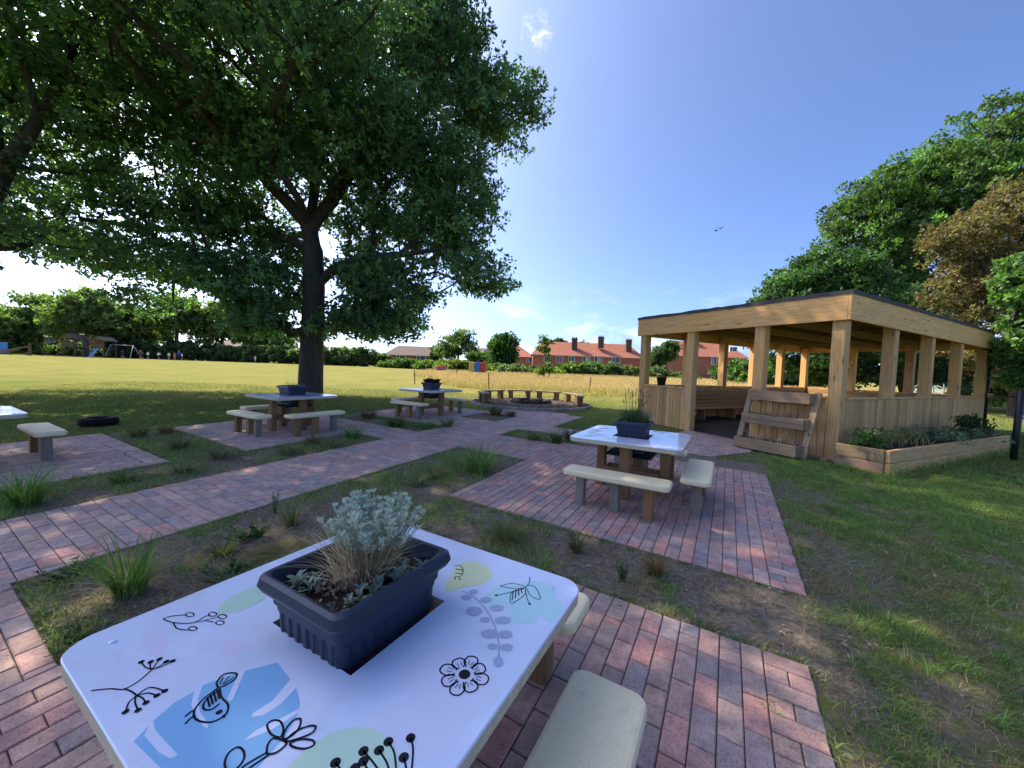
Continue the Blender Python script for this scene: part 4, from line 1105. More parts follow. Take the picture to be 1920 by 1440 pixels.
S = lambda px, py: (P60(px, py).x - p.x, 0, P60(px, py).z - p.z)
m = MB(); tube(m, [S(206, 646), S(250, 648)], .045, 6); m.build('top_bar', M['metal'], sw)
for (pa, pb, dy) in (((250, 648), (254, 673), -.9), ((250, 648), (256, 672), .9), ((208, 647), (206, 671), -.9)):
    m = MB(); q, r = S(*pa), S(*pb); tube(m, [q, (r[0], dy, r[2])], .05, 6); m.build('leg', M['metal'], sw)
for px in (224, 236):
    m = MB(); z = S(px, 648)
    for k in (-.22, .22): tube(m, [(z[0] + k, 0, z[2]), (z[0] + k, 0, .5)], .02, 4)
    box(m, (z[0], 0, .48), (.5, .22, .05), .01); m.build('swing_seat', M['black'], sw)
p = at(28, 673, 55); tr = thing('balance_frame', 'grey timber trim-trail frame with sloping rails at the left edge', 'play frame', tuple(p))
S5 = lambda px, py, dy=0: (at(px, py, 55).x - p.x, dy, at(px, py, 55).z - p.z)
for (q, r, w) in (((56, 643), (56, 673), .22), ((0, 668), (0, 676), .2), ((18, 663), (18, 673), .2), ((50, 660), (50, 672), .16)):
    m = MB(); beam(m, S5(*q), S5(*r), w, w, 0, WOOD, up=(0, 1, 0)); m.build('post', M['grey_z'], tr)
for (q, r, w) in (((-8, 658), (57, 650), .16), ((-8, 666), (57, 668), .14), ((-8, 662), (40, 654), .13), ((-6, 669), (57, 671), .12)):
    m = MB(); beam(m, S5(*q, .4), S5(*r, -.2), w, w, 0, WOOD); m.build('rail', M['grey_x'], tr)
far_box('blue_panel', 'plain blue play panel behind the timber frame at the left edge', 'panel', -12, 15, 642, 662, 58, [[(.05, .24, .58)]], .12)
# ------------------------------------------------------------------ trees
def skeleton(base_nodes, tips, tip_r, trunk_r, seg=0.9, expo=2.3, sag=0.06, radii=None):
    """join every tip to the nearest part of the growing branch system. base_nodes: list of (point, parent)"""
    P = [np.array(p, float) for p, _ in base_nodes]; par = [q for _, q in base_nodes]
    pl = [0.0] * len(P)
    for i, q in enumerate(par):
        if q >= 0: pl[i] = pl[q] + np.linalg.norm(P[i] - P[q])
    root = P[-1] if False else P[min(2, len(P) - 1)]
    order = np.argsort([np.linalg.norm(t - root) for t in tips])
    ends = []
    A = np.array(P)
    for k in order:
        t = tips[k]; A = np.array(P); d = np.linalg.norm(A - t, axis=1)
        up = np.maximum(0, A[:, 2] - t[2]) * .5
        cost = d + .18 * np.array(pl) + up + np.where(np.arange(len(P)) < 1, 50, 0)
        j = int(np.argmin(cost)); n = max(1, int(d[j] / seg)); prev = j; p0 = P[j]
        for s in range(1, n + 1):
            f = s / n; q = p0 + (t - p0) * f; q = q + np.array([0, 0, 1.0]) * d[j] * sag * math.sin(math.pi * f)
            if s < n: q = q + RNG.normal(0, .05 * d[j] / n + .02, 3)
            P.append(q); par.append(prev); pl.append(pl[prev] + d[j] / n); prev = len(P) - 1
        ends.append(prev)
    cnt = np.zeros(len(P)); cnt[ends] = 1
    for i in range(len(P) - 1, 0, -1):
        if par[i] >= 0: cnt[par[i]] += cnt[i] if True else 0
    # parents always precede children, so one reverse sweep sums the subtree
    r = tip_r * np.maximum(cnt, 1) ** (1 / expo)
    k = trunk_r / r[0]
    r = r * np.where(r > tip_r * 2, 1 + (k - 1) * ((r - tip_r) / (r[0] - tip_r + 1e-9)), 1)
    for i, q in enumerate(radii or []): r[i] = q
    return P, par, r
def branch_mesh(mb, P, par, r, nmin=3, rmin=.012):
    kids = {}
    for i, q in enumerate(par):
        if q >= 0: kids.setdefault(q, []).append(i)
    done = set()
    def chain(i, start):
        c = [start, i]
        while kids.get(c[-1]):
            c.append(max(kids[c[-1]], key=lambda j: r[j]))
        return c
    starts = [(0, None)]
    roots = sorted(kids.get(0, []), key=lambda j: -r[j])
    stack = [(0, j) for j in roots]
    while stack:
        s, i = stack.pop()
        c = chain(i, s)
        for a, b in zip(c[1:], c[2:] + [None]):
            for k in kids.get(a, []):
                if k != b: stack.append((a, k))
        rr = [min(r[c[1]] * 1.05, r[c[0]])] + [r[k] for k in c[1:]]
        if max(rr) < rmin: continue
        n = 12 if rr[0] > .2 else 8 if rr[0] > .08 else 5 if rr[0] > .03 else nmin
        tube(mb, [P[k] for k in c], rr, n, cap=False)
def foliage(mb, C, crad, per, size, cols, wid=.5, flat=.55, outward=None, rosette=6, jit=.16, clump_jit=.22, droop=0.0):
    """leaf rosettes round clump centres C"""
    C = np.asarray(C); n = len(C); ros = max(1, per // rosette)
    cj = np.exp(RNG.normal(0, clump_jit, (n, 1)))
    R_ = rdir(n * ros) * (RNG.uniform(0, 1, (n * ros, 1)) ** .45) * np.repeat(np.asarray(crad).reshape(-1, 1) * np.ones((n, 1)), ros, 0)
    R_[:, 2] *= flat
    RC = np.repeat(C, ros, 0) + R_
    ax = unit(R_ * .6 + rdir(n * ros) * .8 + np.array([0, 0, .5 - droop]))
    rc = pal(n * ros, cols, jit) * np.repeat(cj, ros, 0)
    P = np.repeat(RC, rosette, 0); A = np.repeat(ax, rosette, 0)
    D = unit(rdir(len(P)) * 1.0 + A * .55 + np.array([0, 0, -droop]))
    col = np.repeat(rc, rosette, 0) * np.exp(RNG.normal(0, .10, (len(P), 1)))
    L = size * RNG.uniform(.7, 1.3, len(P))
    leaves(mb, P + D * .02, D, unit(A + .5 * rdir(len(P))), L, L * wid, np.clip(col, .004, .9))
def fill_lobes(lobes, n, shell=.45, zmin=-9):
    w = np.array([l[3] * l[4] * l[5] * (l[6] if len(l) > 6 else 1) for l in lobes]); w = w ** .7; w /= w.sum()
    out = []
    for l, k in zip(lobes, RNG.multinomial(n, w)):
        d = rdir(k); r = (shell + (1 - shell) * RNG.uniform(0, 1, (k, 1))) ** .8
        nz = .82 + .36 * vnoise(d[:, 0] * 2.3 + l[0], d[:, 1] * 2.3 + d[:, 2] * 3 + l[2], 5)
        q = np.array(l[:3]) + d * r * nz[:, None] * np.array(l[3:6]); out.append(q)
    q = np.concatenate(out); return q[q[:, 2] > zmin]
GREEN = [(.085, .16, .068), (.105, .19, .075), (.13, .22, .08), (.095, .175, .09)]
def tree(name, label, loc, trunk, lobes, n, crad, per, size, cols, tip_r=.02, bark='bark', group=None, leafm='leaf', wid=.5, zmin=.5, shell=.45, branches=True, jit=.16, cj=.22, droop=0.0, cat='tree', rosette=6, radii=None):
    """trunk: list of local points with radius first; lobes in local metres"""
    t = thing(name, label, cat, loc, 0, group)
    r0, nodes = trunk
    tips = fill_lobes(lobes, n, shell, zmin)
    m = MB()
    if branches:
        P, par, r = skeleton(nodes, tips, tip_r, r0, radii=radii); 
        flare = [max(0, 1 - q[2] / .7) for q in P]
        r = np.array([a * (1 + .35 * f * (1 if i < 3 else 0)) for i, (a, f) in enumerate(zip(r, flare))])
        branch_mesh(m, P, par, r)
    else:
        tube(m, [p for p, _ in nodes], np.linspace(r0, r0 * .4, len(nodes)), 8)
    m.build('trunk', M[bark], t)
    m = MB(); foliage(m, tips, crad, per, size, cols, wid, jit=jit, clump_jit=cj, droop=droop, rosette=rosette); m.build('crown', M[leafm], t)
    return t
def chainn(pts): return [(p, i - 1) for i, p in enumerate(pts)]

# -- the oak
OB = gp(582, 738); OD = OB.y
def ol(px, py, d=OD, o=OB): q = at(px, py, d); return np.array((q.x - o.x, q.y - o.y, q.z - o.z))
def lobe(px, py, dd, rx, ry, rz, w=1.0, d0=None, o=None):
    q = ol(px, py, (d0 or OD) + dd, o or OB); return (*q, rx, ry, rz, w)
nodes = [((0, 0, -.2), -1), (tuple(ol(583, 700)), 0), (tuple(ol(586, 620)), 1), (tuple(ol(589, 540)), 2), (tuple(ol(587, 470)), 3), (tuple(ol(580, 425)), 4),       # 5 fork
         (tuple(ol(545, 385, OD - .2)), 5), (tuple(ol(505, 345, OD - .5)), 6), (tuple(ol(440, 270, OD - .8)), 7), (tuple(ol(360, 190, OD - 1)), 8), # left limb
         (tuple(ol(615, 385)), 5), (tuple(ol(655, 330, OD + .4)), 10), (tuple(ol(720, 270, OD + .6)), 11), (tuple(ol(800, 210, OD + .5)), 12),      # right limb
         (tuple(ol(590, 360, OD + .5)), 5), (tuple(ol(600, 270, OD + .6)), 14), (tuple(ol(590, 150, OD)), 15), (tuple(ol(600, 20, OD)), 16),          # leader
         (tuple(ol(625, 505, OD - .2)), 3), (tuple(ol(680, 482, OD - .6)), 18), (tuple(ol(750, 478, OD - .9)), 19), (tuple(ol(840, 465, OD - 1)), 20),  # low right limb
         (tuple(ol(520, 440, OD + .8)), 4), (tuple(ol(420, 430, OD + 1)), 22), (tuple(ol(300, 430, OD + .6)), 23), (tuple(ol(150, 410, OD)), 24),         # low left limb
         ]
lobes = [lobe(470, 150, -.3, 5.2, 4.4, 3.4, 1.0), lobe(790, 190, .8, 3.15, 2.8, 3.15, 1.5), lobe(945, 200, .8, 1.75, 1.5, 1.7, 2.8), lobe(840, 95, .5, 1.9, 2.2, 2.0, 1.5), lobe(860, 380, 0, 1.6, 2.4, 2.0, 2.6), lobe(740, 360, .5, 2.2, 2.6, 2.0, 2.0), lobe(800, 450, 0, 1.5, 1.6, .9, 2.2), lobe(690, 520, .6, 1.5, 1.4, .8, 2), lobe(560, 220, -2.2, 3.6, 1.5, 2.2, 1.8), lobe(745, 250, -1.0, 2.1, 1.2, 1.9, 1.7), lobe(420, 250, -1.8, 2.6, 1.3, 1.8, 1.5), lobe(520, 480, 1.2, 1.6, 1.2, 1.2, 1.8),
         lobe(740, 545, -.3, 1.7, 2.2, 1.2, 2.4), lobe(900, 512, -.6, 1.2, 1.5, .75, 2.6), lobe(665, 618, -.5, 1.5, 1.6, 1.05, 4.5), lobe(750, 606, -.2, .9, 1.2, .55, 3), lobe(490, 545, -.4, 1.6, 2.0, 1.4, 2.6), lobe(495, 622, -.6, 1.25, 1.4, .95, 4.5), lobe(400, 520, 0, 1.2, 1.8, .9, 2.2),
         lobe(300, 490, .2, 1.7, 2.0, .8, 1.6), lobe(275, 565, .3, .9, 1.2, .55, 1.6), lobe(190, 490, 0, 1.3, 1.5, .6, 1.3), lobe(330, 400, -.4, 2.2, 2.2, 1.0, 1.6), lobe(450, 420, .6, 1.8, 1.4, 1.3, 2.2), lobe(690, 430, 1.0, 1.6, 1.2, 1.0, 2.2),
         lobe(270, 290, 0, 3.2, 3.0, 1.8, .75), lobe(90, 430, .4, 2.6, 2.4, .8, 1.2), lobe(60, 300, 1, 3.0, 2.4, 1.8, .4), lobe(600, -60, 0, 5.2, 5.0, 3.2, .8), lobe(820, 5, .5, 1.2, 2.0, 1.7, 1.6), lobe(560, 660, -.35, .5, .4, .42, 6), lobe(600, 640, .3, .55, .55, .38, 4), lobe(545, 640, -.3, .55, .45, .5, 8),
         lobe(580, 330, 2.4, 4.6, 2.2, 2.8, .6), lobe(560, 110, 3.4, 5.4, 2.4, 3.2, .5), lobe(300, 150, 3, 5, 2.2, 3, .5),
         (-.2, -6.5, 9.3, 5.2, 3.6, 2.0, .28), (-4.5, -4.5, 9.6, 4.5, 3.5, 2.2, .35), (-1.2, -6.9, 9.4, 1.7, 1.6, 1.0, 2.0), (-1.7, -8.2, 10.2, 2.2, 1.6, 1.1, 1.6), (.3, -5.4, 10.2, 2.2, 1.7, 1.1, 1.0), (2.2, -4.8, 10.2, 1.6, 1.4, 1.0, .8), (3.2, -5.4, 9.6, 2.0, 2.2, 1.6, .4)]  # unseen crown lobes added overhead to shade the table, patios and right lawn
tree('oak_tree', 'huge spreading oak with thick dark trunk on the lawn behind two tables', tuple(OB), (.43, nodes), lobes, 3600, .60, 90, .158, GREEN, radii=[.50, .42, .39, .37, .34, .33, .23, .19, .14, .09, .24, .18, .13, .09, .17, .13, .10, .07, .17, .14, .11, .08, .17, .14, .11, .08], tip_r=.012, zmin=2.2, shell=.35, rosette=6, cj=.28)
# -- second oak, trunk at the left edge
O2 = gp(-52, 742)
l2 = lambda px, py, d=O2.y: ol(px, py, d, O2)
n2 = [((0, 0, -.2), -1), (tuple(l2(-50, 700)), 0), (tuple(l2(-52, 560)), 1), (tuple(l2(-40, 420)), 2), (tuple(l2(14, 310)), 3), (tuple(l2(88, 200)), 4), (tuple(l2(112, 150)), 5), (tuple(l2(138, 95)), 6), (tuple(l2(190, 20)), 7), (tuple(l2(-60, 250)), 3), (tuple(l2(-90, 120)), 9)]
lb2 = [(*l2(40, 180), 2.6, 3, 2.0), (*l2(120, 40), 2.6, 3, 1.8), (*l2(-120, 260), 3.5, 4, 2.8), (*l2(-60, 60), 4, 4.5, 2.5), (*l2(30, 420), 1.9, 2.5, 1.1, 1.6), (*l2(60, -120, O2.y - 1.0), 4.5, 4.2, 2.2), (-1.5, 2.6, 8, 4.5, 4, 2.5), (-.5, -4.8, 8.6, 4.5, 3, 2.0)]
tree('oak_tree', 'second oak with its trunk just showing at the left edge', tuple(O2), (.40, n2), lb2, 720, .6, 80, .160, GREEN, tip_r=.012, zmin=3.0, shell=.3, cj=.28)

# -- trees behind the shelter
def simple_tree(name, label, px, base_py, d, hpx_top, lobes_px, n, crad, per, size, cols, tr=.3, **kw):
    p = at(px, base_py, d); p.z = tz(p.x, p.y)
    L = [(*(np.array(at(x, y, d + dd)) - np.array(p)), rx * d / FPX, ry * d / FPX, rz * d / FPX, w) for (x, y, dd, rx, ry, rz, w) in lobes_px]
    top = at(px, hpx_top, d).z - p.z
    nd = chainn([(0, 0, -.2), (.05, 0, top * .12), (0, .1, top * .25), (.2, 0, top * .42), (0, 0, top * .6)])
    return tree(name, label, tuple(p), (tr, nd), L, n, crad, per, size, cols, **kw)
RG = [(.06, .12, .03), (.08, .15, .032), (.105, .18, .036), (.065, .125, .04)]
simple_tree('broadleaf_tree', 'tallest green tree rising behind the shelter to the top right', 1800, 770, 24, 180, [(1880, 300, 0, 120, 130, 100, 1), (1760, 370, 0, 110, 130, 90, 1.2), (1650, 430, 0, 90, 110, 85, 1.2), (1950, 260, 2, 120, 120, 100, .8), (1605, 440, 0, 50, 70, 85, 1.2), (1780, 500, 2, 150, 120, 90, 1), (1690, 350, 0, 60, 80, 50, 1.2), (1890, 215, 0, 50, 60, 40, 1.1), (1640, 560, 1, 90, 100, 70, .9)],
            1350, .60, 80, .22, RG, tr=.4, cj=.36)
simple_tree('broadleaf_tree', 'lower dark green tree directly behind the shelter roof', 1560, 760, 21, 470, [(1560, 540, 0, 80, 90, 65, 1), (1490, 560, 0, 60, 80, 55, 1.2), (1450, 590, 0, 35, 60, 45, 1.3), (1600, 600, 0, 110, 90, 80, .9), (1540, 500, 0, 45, 60, 35, 1.2), (1500, 660, -1, 70, 70, 50, 1), (1700, 610, 1, 100, 90, 80, 1)],
            620, .62, 84, .21, [(.052, .115, .038), (.07, .145, .04), (.06, .125, .046)], tr=.3, cj=.28)
simple_tree('copper_tree', 'bronze-leaved tree overhanging the right end of the shelter', 1900, 790, 14.5, 330, [(1875, 440, 0, 75, 90, 65, 1.1), (1800, 450, 0, 52, 70, 38, 1.4), (1920, 400, 0, 80, 90, 75, 1), (1830, 540, 0, 60, 80, 60, 1.2), (1815, 520, 0, 35, 50, 45, 1.4), (1900, 560, -.3, 80, 80, 70, 1), (1850, 630, -.4, 60, 60, 55, 1.4), (1770, 640, 1.2, 50, 50, 45, 1.0), (1880, 690, .2, 50, 50, 35, .8)],
            540, .40, 78, .13, [(.165, .125, .055), (.20, .16, .068), (.13, .125, .05), (.155, .135, .055), (.17, .11, .065)], tr=.2, tip_r=.008, cj=.25)
simple_tree('young_maple', 'bright green low-branched maple at the right edge', 1935, 800, 9.5, 470, [(1932, 540, 0, 35, 50, 40, 1), (1945, 640, 0, 45, 60, 60, 1), (1930, 700, 0, 26, 50, 24, .7), (1960, 500, 0, 40, 60, 40, 1)],
            240, .26, 60, .13, [(.09, .18, .04), (.12, .22, .05), (.075, .15, .04)], tr=.10, tip_r=.006, wid=.62, droop=.35)
simple_tree('bushy_tree', 'dense bush filling the gap beyond the far end of the shelter', 1690, 745, 19, 600, [(1640, 680, 0, 70, 60, 45, 1), (1730, 680, 1, 60, 60, 50, .7), (1560, 690, 1, 60, 60, 40, 1), (1810, 700, 2, 60, 60, 30, .8)],
            280, .5, 72, .19, [(.05, .10, .03), (.085, .13, .035), (.07, .10, .04)], tr=.12)
simple_tree('hazel_bush', 'sunlit bush in the grass behind the black railing', 1900, 790, 17, 700, [(1890, 725, 0, 50, 40, 22, 1), (1950, 720, 0, 60, 50, 40, 1), (1850, 740, .5, 30, 40, 14, 1)], 110, .4, 72, .16, [(.08, .14, .03), (.11, .17, .035)], tr=.06)

# -- left tree line, d ~ 70
LT = [(0, 62, 590, 60, 45, 'dark tree at the far left edge of the field'), (75, 66, 552, 62, 45, 'feathery tree rising before the brick house roof'), (160, 64, 542, 62, 50, 'tallest far tree, above the two play towers'), (225, 70, 575, 40, 40, 'thin far tree above the swing frame'),
      (330, 72, 548, 62, 48, 'round far tree above the standing children'), (415, 74, 565, 60, 46, 'far tree partly behind the oak leaves'), (500, 76, 590, 50, 40, 'far tree just left of the oak trunk'), (262, 74, 590, 45, 40, 'dark far tree between the swing and the round tree')]
for i, (px, d, top, w, hh, lab) in enumerate(LT):
    simple_tree('field_tree', lab, px, 668, d, top, [(px, top + hh * .8, 0, w * .75, 40, hh * .8, 1), (px - w * .5, top + hh * 1.2, 0, w * .5, 40, hh * .6, 1), (px + w * .5, top + hh * 1.1, 1, w * .5, 40, hh * .65, 1), (px + w * .1, top + hh * .45, 0, w * .45, 30, hh * .45, 1)],
                190, 1.25, 60, .62, [(.11, .165, .07), (.14, .195, .08), (.16, .22, .085)] if i % 2 else [(.14, .20, .075), (.18, .24, .09), (.15, .205, .08)], tr=.35, tip_r=.04, leafm='leaf_far', group='trees along the far edge of the field', cj=.3, bark='bark_pale' if i in (1, 2) else 'bark')
# -- mid trees
simple_tree('willow_tree', 'airy pale green tree above the far hedge, left of the round tree', 857, 700, 62, 615, [(850, 645, 0, 28, 25, 22, 1), (868, 632, 0, 20, 20, 14, 1), (838, 660, 0, 22, 20, 14, 1), (880, 650, 0, 12, 16, 18, .8)], 120, .9, 48, .42, [(.10, .15, .06), (.13, .18, .07), (.08, .13, .05)], tr=.2, tip_r=.03, leafm='leaf_far', bark='bark_pale', droop=.4)
simple_tree('round_tree', 'round bright green tree left of the red houses', 944, 706, 50, 626, [(946, 648, 0, 25, 25, 20, 1), (940, 672, 0, 26, 25, 20, 1), (930, 655, 0, 14, 16, 14, 1)], 190, .8, 66, .36, [(.05, .11, .03), (.07, .14, .035), (.04, .09, .03)], tr=.22, tip_r=.03, leafm='leaf_far')
simple_tree('conifer_tree', 'small dark pointed evergreen by the long brown roof', 815, 690, 70, 645, [(815, 660, 0, 6, 8, 15, 1), (815, 672, 0, 8, 8, 10, 1)], 45, .6, 60, .35, [(.03, .055, .028), (.022, .045, .022)], tr=.12, tip_r=.03, leafm='leaf_far')
simple_tree('rounded_tree', 'green treetop showing over the ridge of the terrace', 1047, 690, 110, 636, [(1046, 650, 0, 20, 15, 13, 1), (1090, 652, 0, 12, 10, 9, .7)], 70, 1.3, 60, .7, [(.05, .09, .03), (.04, .075, .03)], tr=.3, tip_r=.05, leafm='leaf_far')
simple_tree('garden_tree', 'leafy tree beside the shelter post, between two red houses', 1243, 706, 58, 640, [(1243, 665, 0, 22, 20, 16, 1), (1256, 650, 0, 14, 14, 9, .7), (1228, 680, 0, 14, 14, 12, 1)], 110, .8, 54, .40, [(.06, .10, .04), (.08, .125, .045)], tr=.15, tip_r=.03, leafm='leaf_far')
sp = simple_tree('sapling', 'slender young tree with sparse leaves tied between two stakes', 1019, 712, 33, 628, [(1020, 640, 0, 9, 9, 12, 1), (1024, 655, 0, 7, 8, 8, 1), (1012, 655, 0, 7, 7, 6, .6), (1030, 692, 0, 9, 9, 9, 1.2), (1016, 694, 0, 8, 8, 9, 1.2), (1026, 670, 0, 8, 8, 6, .5)], 75, .26, 30, .20, [(.11, .17, .04), (.14, .20, .05)], tr=.06, tip_r=.012, leafm='leaf_far', shell=.1)
for px, y0, y1, lab in ((1009, 714, 672, 'taller stake standing left of the sapling'), (1029, 711, 686, 'shorter stake standing right of the sapling')):
    p = at(px, y0, 33); q = at(px, y1, 33); p.z = min(p.z, tz(p.x, 33)); m = MB(); beam(m, (0, 0, 0), (0, 0, q.z - p.z), .09, .09, col=(1.1, 1, .9)); tag(m.build('tree_stake', M['leg'], loc=p), lab, 'stake')

# -- hedges and shrubs at the far side
def shrub(name, label, px0, px1, top, base, d, cols, n, size=.32, group=None, cat='shrub'):
    p = at((px0 + px1) / 2, base, d); p.z = tz(p.x, p.y); w = (px1 - px0) / FPX * d; hgt = max(.6, at((px0 + px1) / 2, top, d).z - p.z - .45)
    t = thing(name, label, cat, tuple(p), 0, group); k = max(2, int(w / 2.2)); L = []
    for i in range(k + 1):
        f = (i + .5) / (k + 1) - .5; hh = hgt * random.uniform(.8, 1.05)
        L.append((f * w, random.uniform(-.3, .3), hh * .48, w / (k + 1) * .8 + .25, 1.3, hh * .52, 1))
    tips = fill_lobes(L, n, .4, .1)
    m = MB()
    for q in tips[::6]: tube(m, [(q[0] * .7, q[1] * .4, -.1), (q[0] * .9, q[1] * .7, q[2] * .5), tuple(q)], [.05, .035, .015], 4)
    m.build('stems', M['bark'], t)
    m = MB(); foliage(m, tips, .55, 54, size, cols, .55, clump_jit=.3); m.build('foliage', M['leaf_far'], t)
G1 = [(.085, .15, .052), (.105, .175, .06), (.07, .125, .05)]; G2 = [(.13, .19, .05), (.16, .22, .06), (.11, .165, .05)]; G3 = [(.12, .16, .095), (.15, .185, .115), (.10, .135, .08)]; G0 = [(.085, .125, .065), (.105, .15, .075), (.125, .17, .08)]
for (a_, b_, t_, ba_, d, c_, n, lab) in [(715, 752, 671, 695, 62, G1, 90, 'dark shrub below the left end of the brown roof'), (745, 790, 667, 696, 60, G1, 110, 'big green shrub below the middle of the brown roof'), (785, 825, 672, 697, 56, G2, 90, 'light green shrub left of the willowy tree'),
        (822, 848, 668, 697, 52, G2, 80, 'yellow-green shrub under the willowy tree'), (845, 880, 671, 699, 50, [(.10, .14, .03), (.13, .16, .04)], 90, 'brightest yellow-green shrub beside the coloured play block'), (880, 912, 650, 698, 54, G1, 130, 'tall dark shrub behind the coloured play block'),
        (905, 945, 676, 703, 46, G2, 90, 'low light shrub right of the coloured play block'), (938, 975, 676, 705, 45, G3, 90, 'grey-green shrub under the round tree'), (972, 1008, 682, 706, 46, G3, 80, 'dusty shrub below the hip-roofed house'),
        (1000, 1050, 690, 709, 44, G2, 80, 'low bright shrub behind the sapling'), (1048, 1086, 676, 708, 46, G2, 110, 'yellow-green shrub under the left terrace chimney'), (1078, 1118, 674, 708, 46, G1, 120, 'mid green shrub in the middle of the terrace hedge'), (1110, 1148, 675, 708, 46, G1, 120, 'dark green shrub under the tallest chimney'),
        (1140, 1180, 680, 710, 46, G3, 110, 'silvery shrub under the right terrace window'), (1172, 1212, 682, 711, 45, [(.12, .16, .06), (.10, .14, .05)], 100, 'cream-green flowering shrub at the left shelter post'), (1205, 1262, 684, 713, 46, G3, 110, 'grey-green shrub seen beside the black bucket'),
        (1255, 1310, 698, 716, 45, G1, 70, 'low shrub below the white window of the red house'), (1345, 1392, 668, 715, 40, G1, 140, 'glossy dark shrub seen between the middle shelter posts'), (1385, 1440, 672, 718, 36, G1, 150, 'dark shrub seen right of the middle shelter post'), (1430, 1530, 665, 722, 32, G1, 220, 'broad dark shrub seen through the back of the shelter')]:
    shrub('shrub', lab, a_, b_, t_, ba_, d, c_, n, group='shrubs along the far side of the field')
shrub('hedge', 'long dark hedge along the far edge left of the oak trunk', 205, 730, 641, 684, 70, G0, 950, .5, cat='hedge')
shrub('hedge', 'dark hedge behind the timber frame and play towers', -40, 215, 640, 672, 72, G0, 420, .5, cat='hedge')
# blue-white fence beyond the shelter
for (pa, pb, lab) in ((1690, 1770, 'pale blue mesh fence glimpsed through the right end of the shelter'),):
    p, q = at(pa, 728, 27), at(pb, 730, 27); g0 = tz(p.x, 27); fe = thing('mesh_fence', lab, 'fence', (p.x, p.y, g0)); Lx = q.x - p.x; hz = 1.55
    for i in range(5): m = MB(); box(m, (Lx * i / 4, 0, hz / 2), (.06, .06, hz), .005, 0, (.42, .58, .72)); m.build('post', M['paint'], fe)
    m = MB()
    for i in range(40): box(m, (Lx * (i + .5) / 40, 0, hz / 2), (.022, .02, hz - .1), .003, 0, (.5, .65, .78))
    for z in (.1, .8, 1.5): box(m, (Lx / 2, .025, z), (Lx, .02, .04), .003, 0, (.5, .65, .78))
    m.build('mesh_panel', M['paint'], fe)

# ------------------------------------------------------------------ people on the field
def person(label, px, py, d, hgt, pose, shirt, trousers, skin=(.45, .28, .2), hair=(.05, .035, .025), hat=None, rz=0.0):
    p = at(px, py, d); p.z = tz(p.x, p.y)
    t = thing('person', label, 'person', tuple(p), rz, 'people on the far field')
    s = hgt / 1.7
    J = {'pelvis': (0, 0, .92), 'waist': (0, 0, 1.08), 'chest': (0, 0, 1.30), 'neck': (0, .0, 1.46), 'headb': (0, -.01, 1.54), 'headt': (0, -.01, 1.66)}
    for sx, n in ((-1, 'L'), (1, 'R')):
        ax, ay, bx, by = pose['arm' + n]; fx_, fy_ = pose['leg' + n]
        J.update({'hip' + n: (sx * .09, 0, .88), 'knee' + n: (sx * .10 + fx_ * .5, fy_ * .5 - .02, .48), 'ank' + n: (sx * .11 + fx_, fy_, .08), 'toe' + n: (sx * .12 + fx_, fy_ - .16, .03),
                  'sh' + n: (sx * .18, 0, 1.40), 'elb' + n: (sx * (.22 + ax), ay, 1.13 + abs(ax) * .5), 'wri' + n: (sx * (.22 + ax + bx), ay + by, .90 + (abs(bx) + abs(by)) * .75), 'hand' + n: (sx * (.23 + ax + bx * 1.3), ay + by * 1.3, .82 + (abs(bx) + abs(by)) * .95)})
    E = [('pelvis', 'waist'), ('waist', 'chest'), ('chest', 'neck'), ('neck', 'headb'), ('headb', 'headt')]
    for n in 'LR': E += [('pelvis', 'hip' + n), ('hip' + n, 'knee' + n), ('knee' + n, 'ank' + n), ('ank' + n, 'toe' + n), ('chest', 'sh' + n), ('sh' + n, 'elb' + n), ('elb' + n, 'wri' + n), ('wri' + n, 'hand' + n)]
    RD = {'pelvis': .14, 'waist': .125, 'chest': .145, 'neck': .055, 'headb': .085, 'headt': .088, 'hip': .095, 'knee': .06, 'ank': .042, 'toe': .04, 'sh': .06, 'elb': .042, 'wri': .032, 'hand': .035}
    ks = list(J); me = bpy.data.meshes.new('body'); me.from_pydata([tuple(c * s for c in J[k]) for k in ks], [(ks.index(a), ks.index(b)) for a, b in E], [])
    o = bpy.data.objects.new('body', me); COL.objects.link(o); o.parent = t
    md = o.modifiers.new('Skin', 'SKIN')
    if not me.skin_vertices: me.attributes.new if False else None
    sv = me.skin_vertices[0].data
    for k, q in zip(ks, sv):
        r = RD.get(k) or RD[k[:-1]]; q.radius = (r * s, r * s); q.use_root = (k == 'pelvis')
    o.modifiers.new('Sub', 'SUBSURF').render_levels = 2
    nt = NT('clothing'); z = nt.n('ShaderNodeSeparateXYZ'); nt.l(coords(nt), z.inputs[0])
    dv = nt.n('ShaderNodeMath', operation='DIVIDE'); nt.l(z.outputs[2], dv.inputs[0]); dv.inputs[1].default_value = hgt
    c = ramp(nt, dv.outputs[0], [(0, (.03, .03, .03)), (.045, trousers if hgt > 1.5 else skin), (.30 if hgt < 1.5 else .31, trousers), (.55, shirt), (.86, skin)], 'CONSTANT')
    me.materials.append(finish(nt, c, .85, .15))
    m = MB(); hc = hat or hair
    rings = [[(q * s * math.cos(a), q * s * math.sin(a) - .01 * s + (.012 * s), zz * s) for a in np.linspace(0, 2 * math.pi, 14, endpoint=False)] for q, zz in ((.10, 1.60), (.115, 1.65), (.10, 1.71), (.06, 1.755), (.01, 1.765))]
    if hat: rings = [[(q * s * math.cos(a), q * s * math.sin(a) - .02 * s, zz * s) for a in np.linspace(0, 2 * math.pi, 14, endpoint=False)] for q, zz in ((.19, 1.655), (.19, 1.665), (.115, 1.672), (.105, 1.73), (.05, 1.765), (.01, 1.77))]
    loft(m, rings, True, True, 0, hc, True); m.build('hat' if hat else 'hair', M['fabric'], t)
    return t
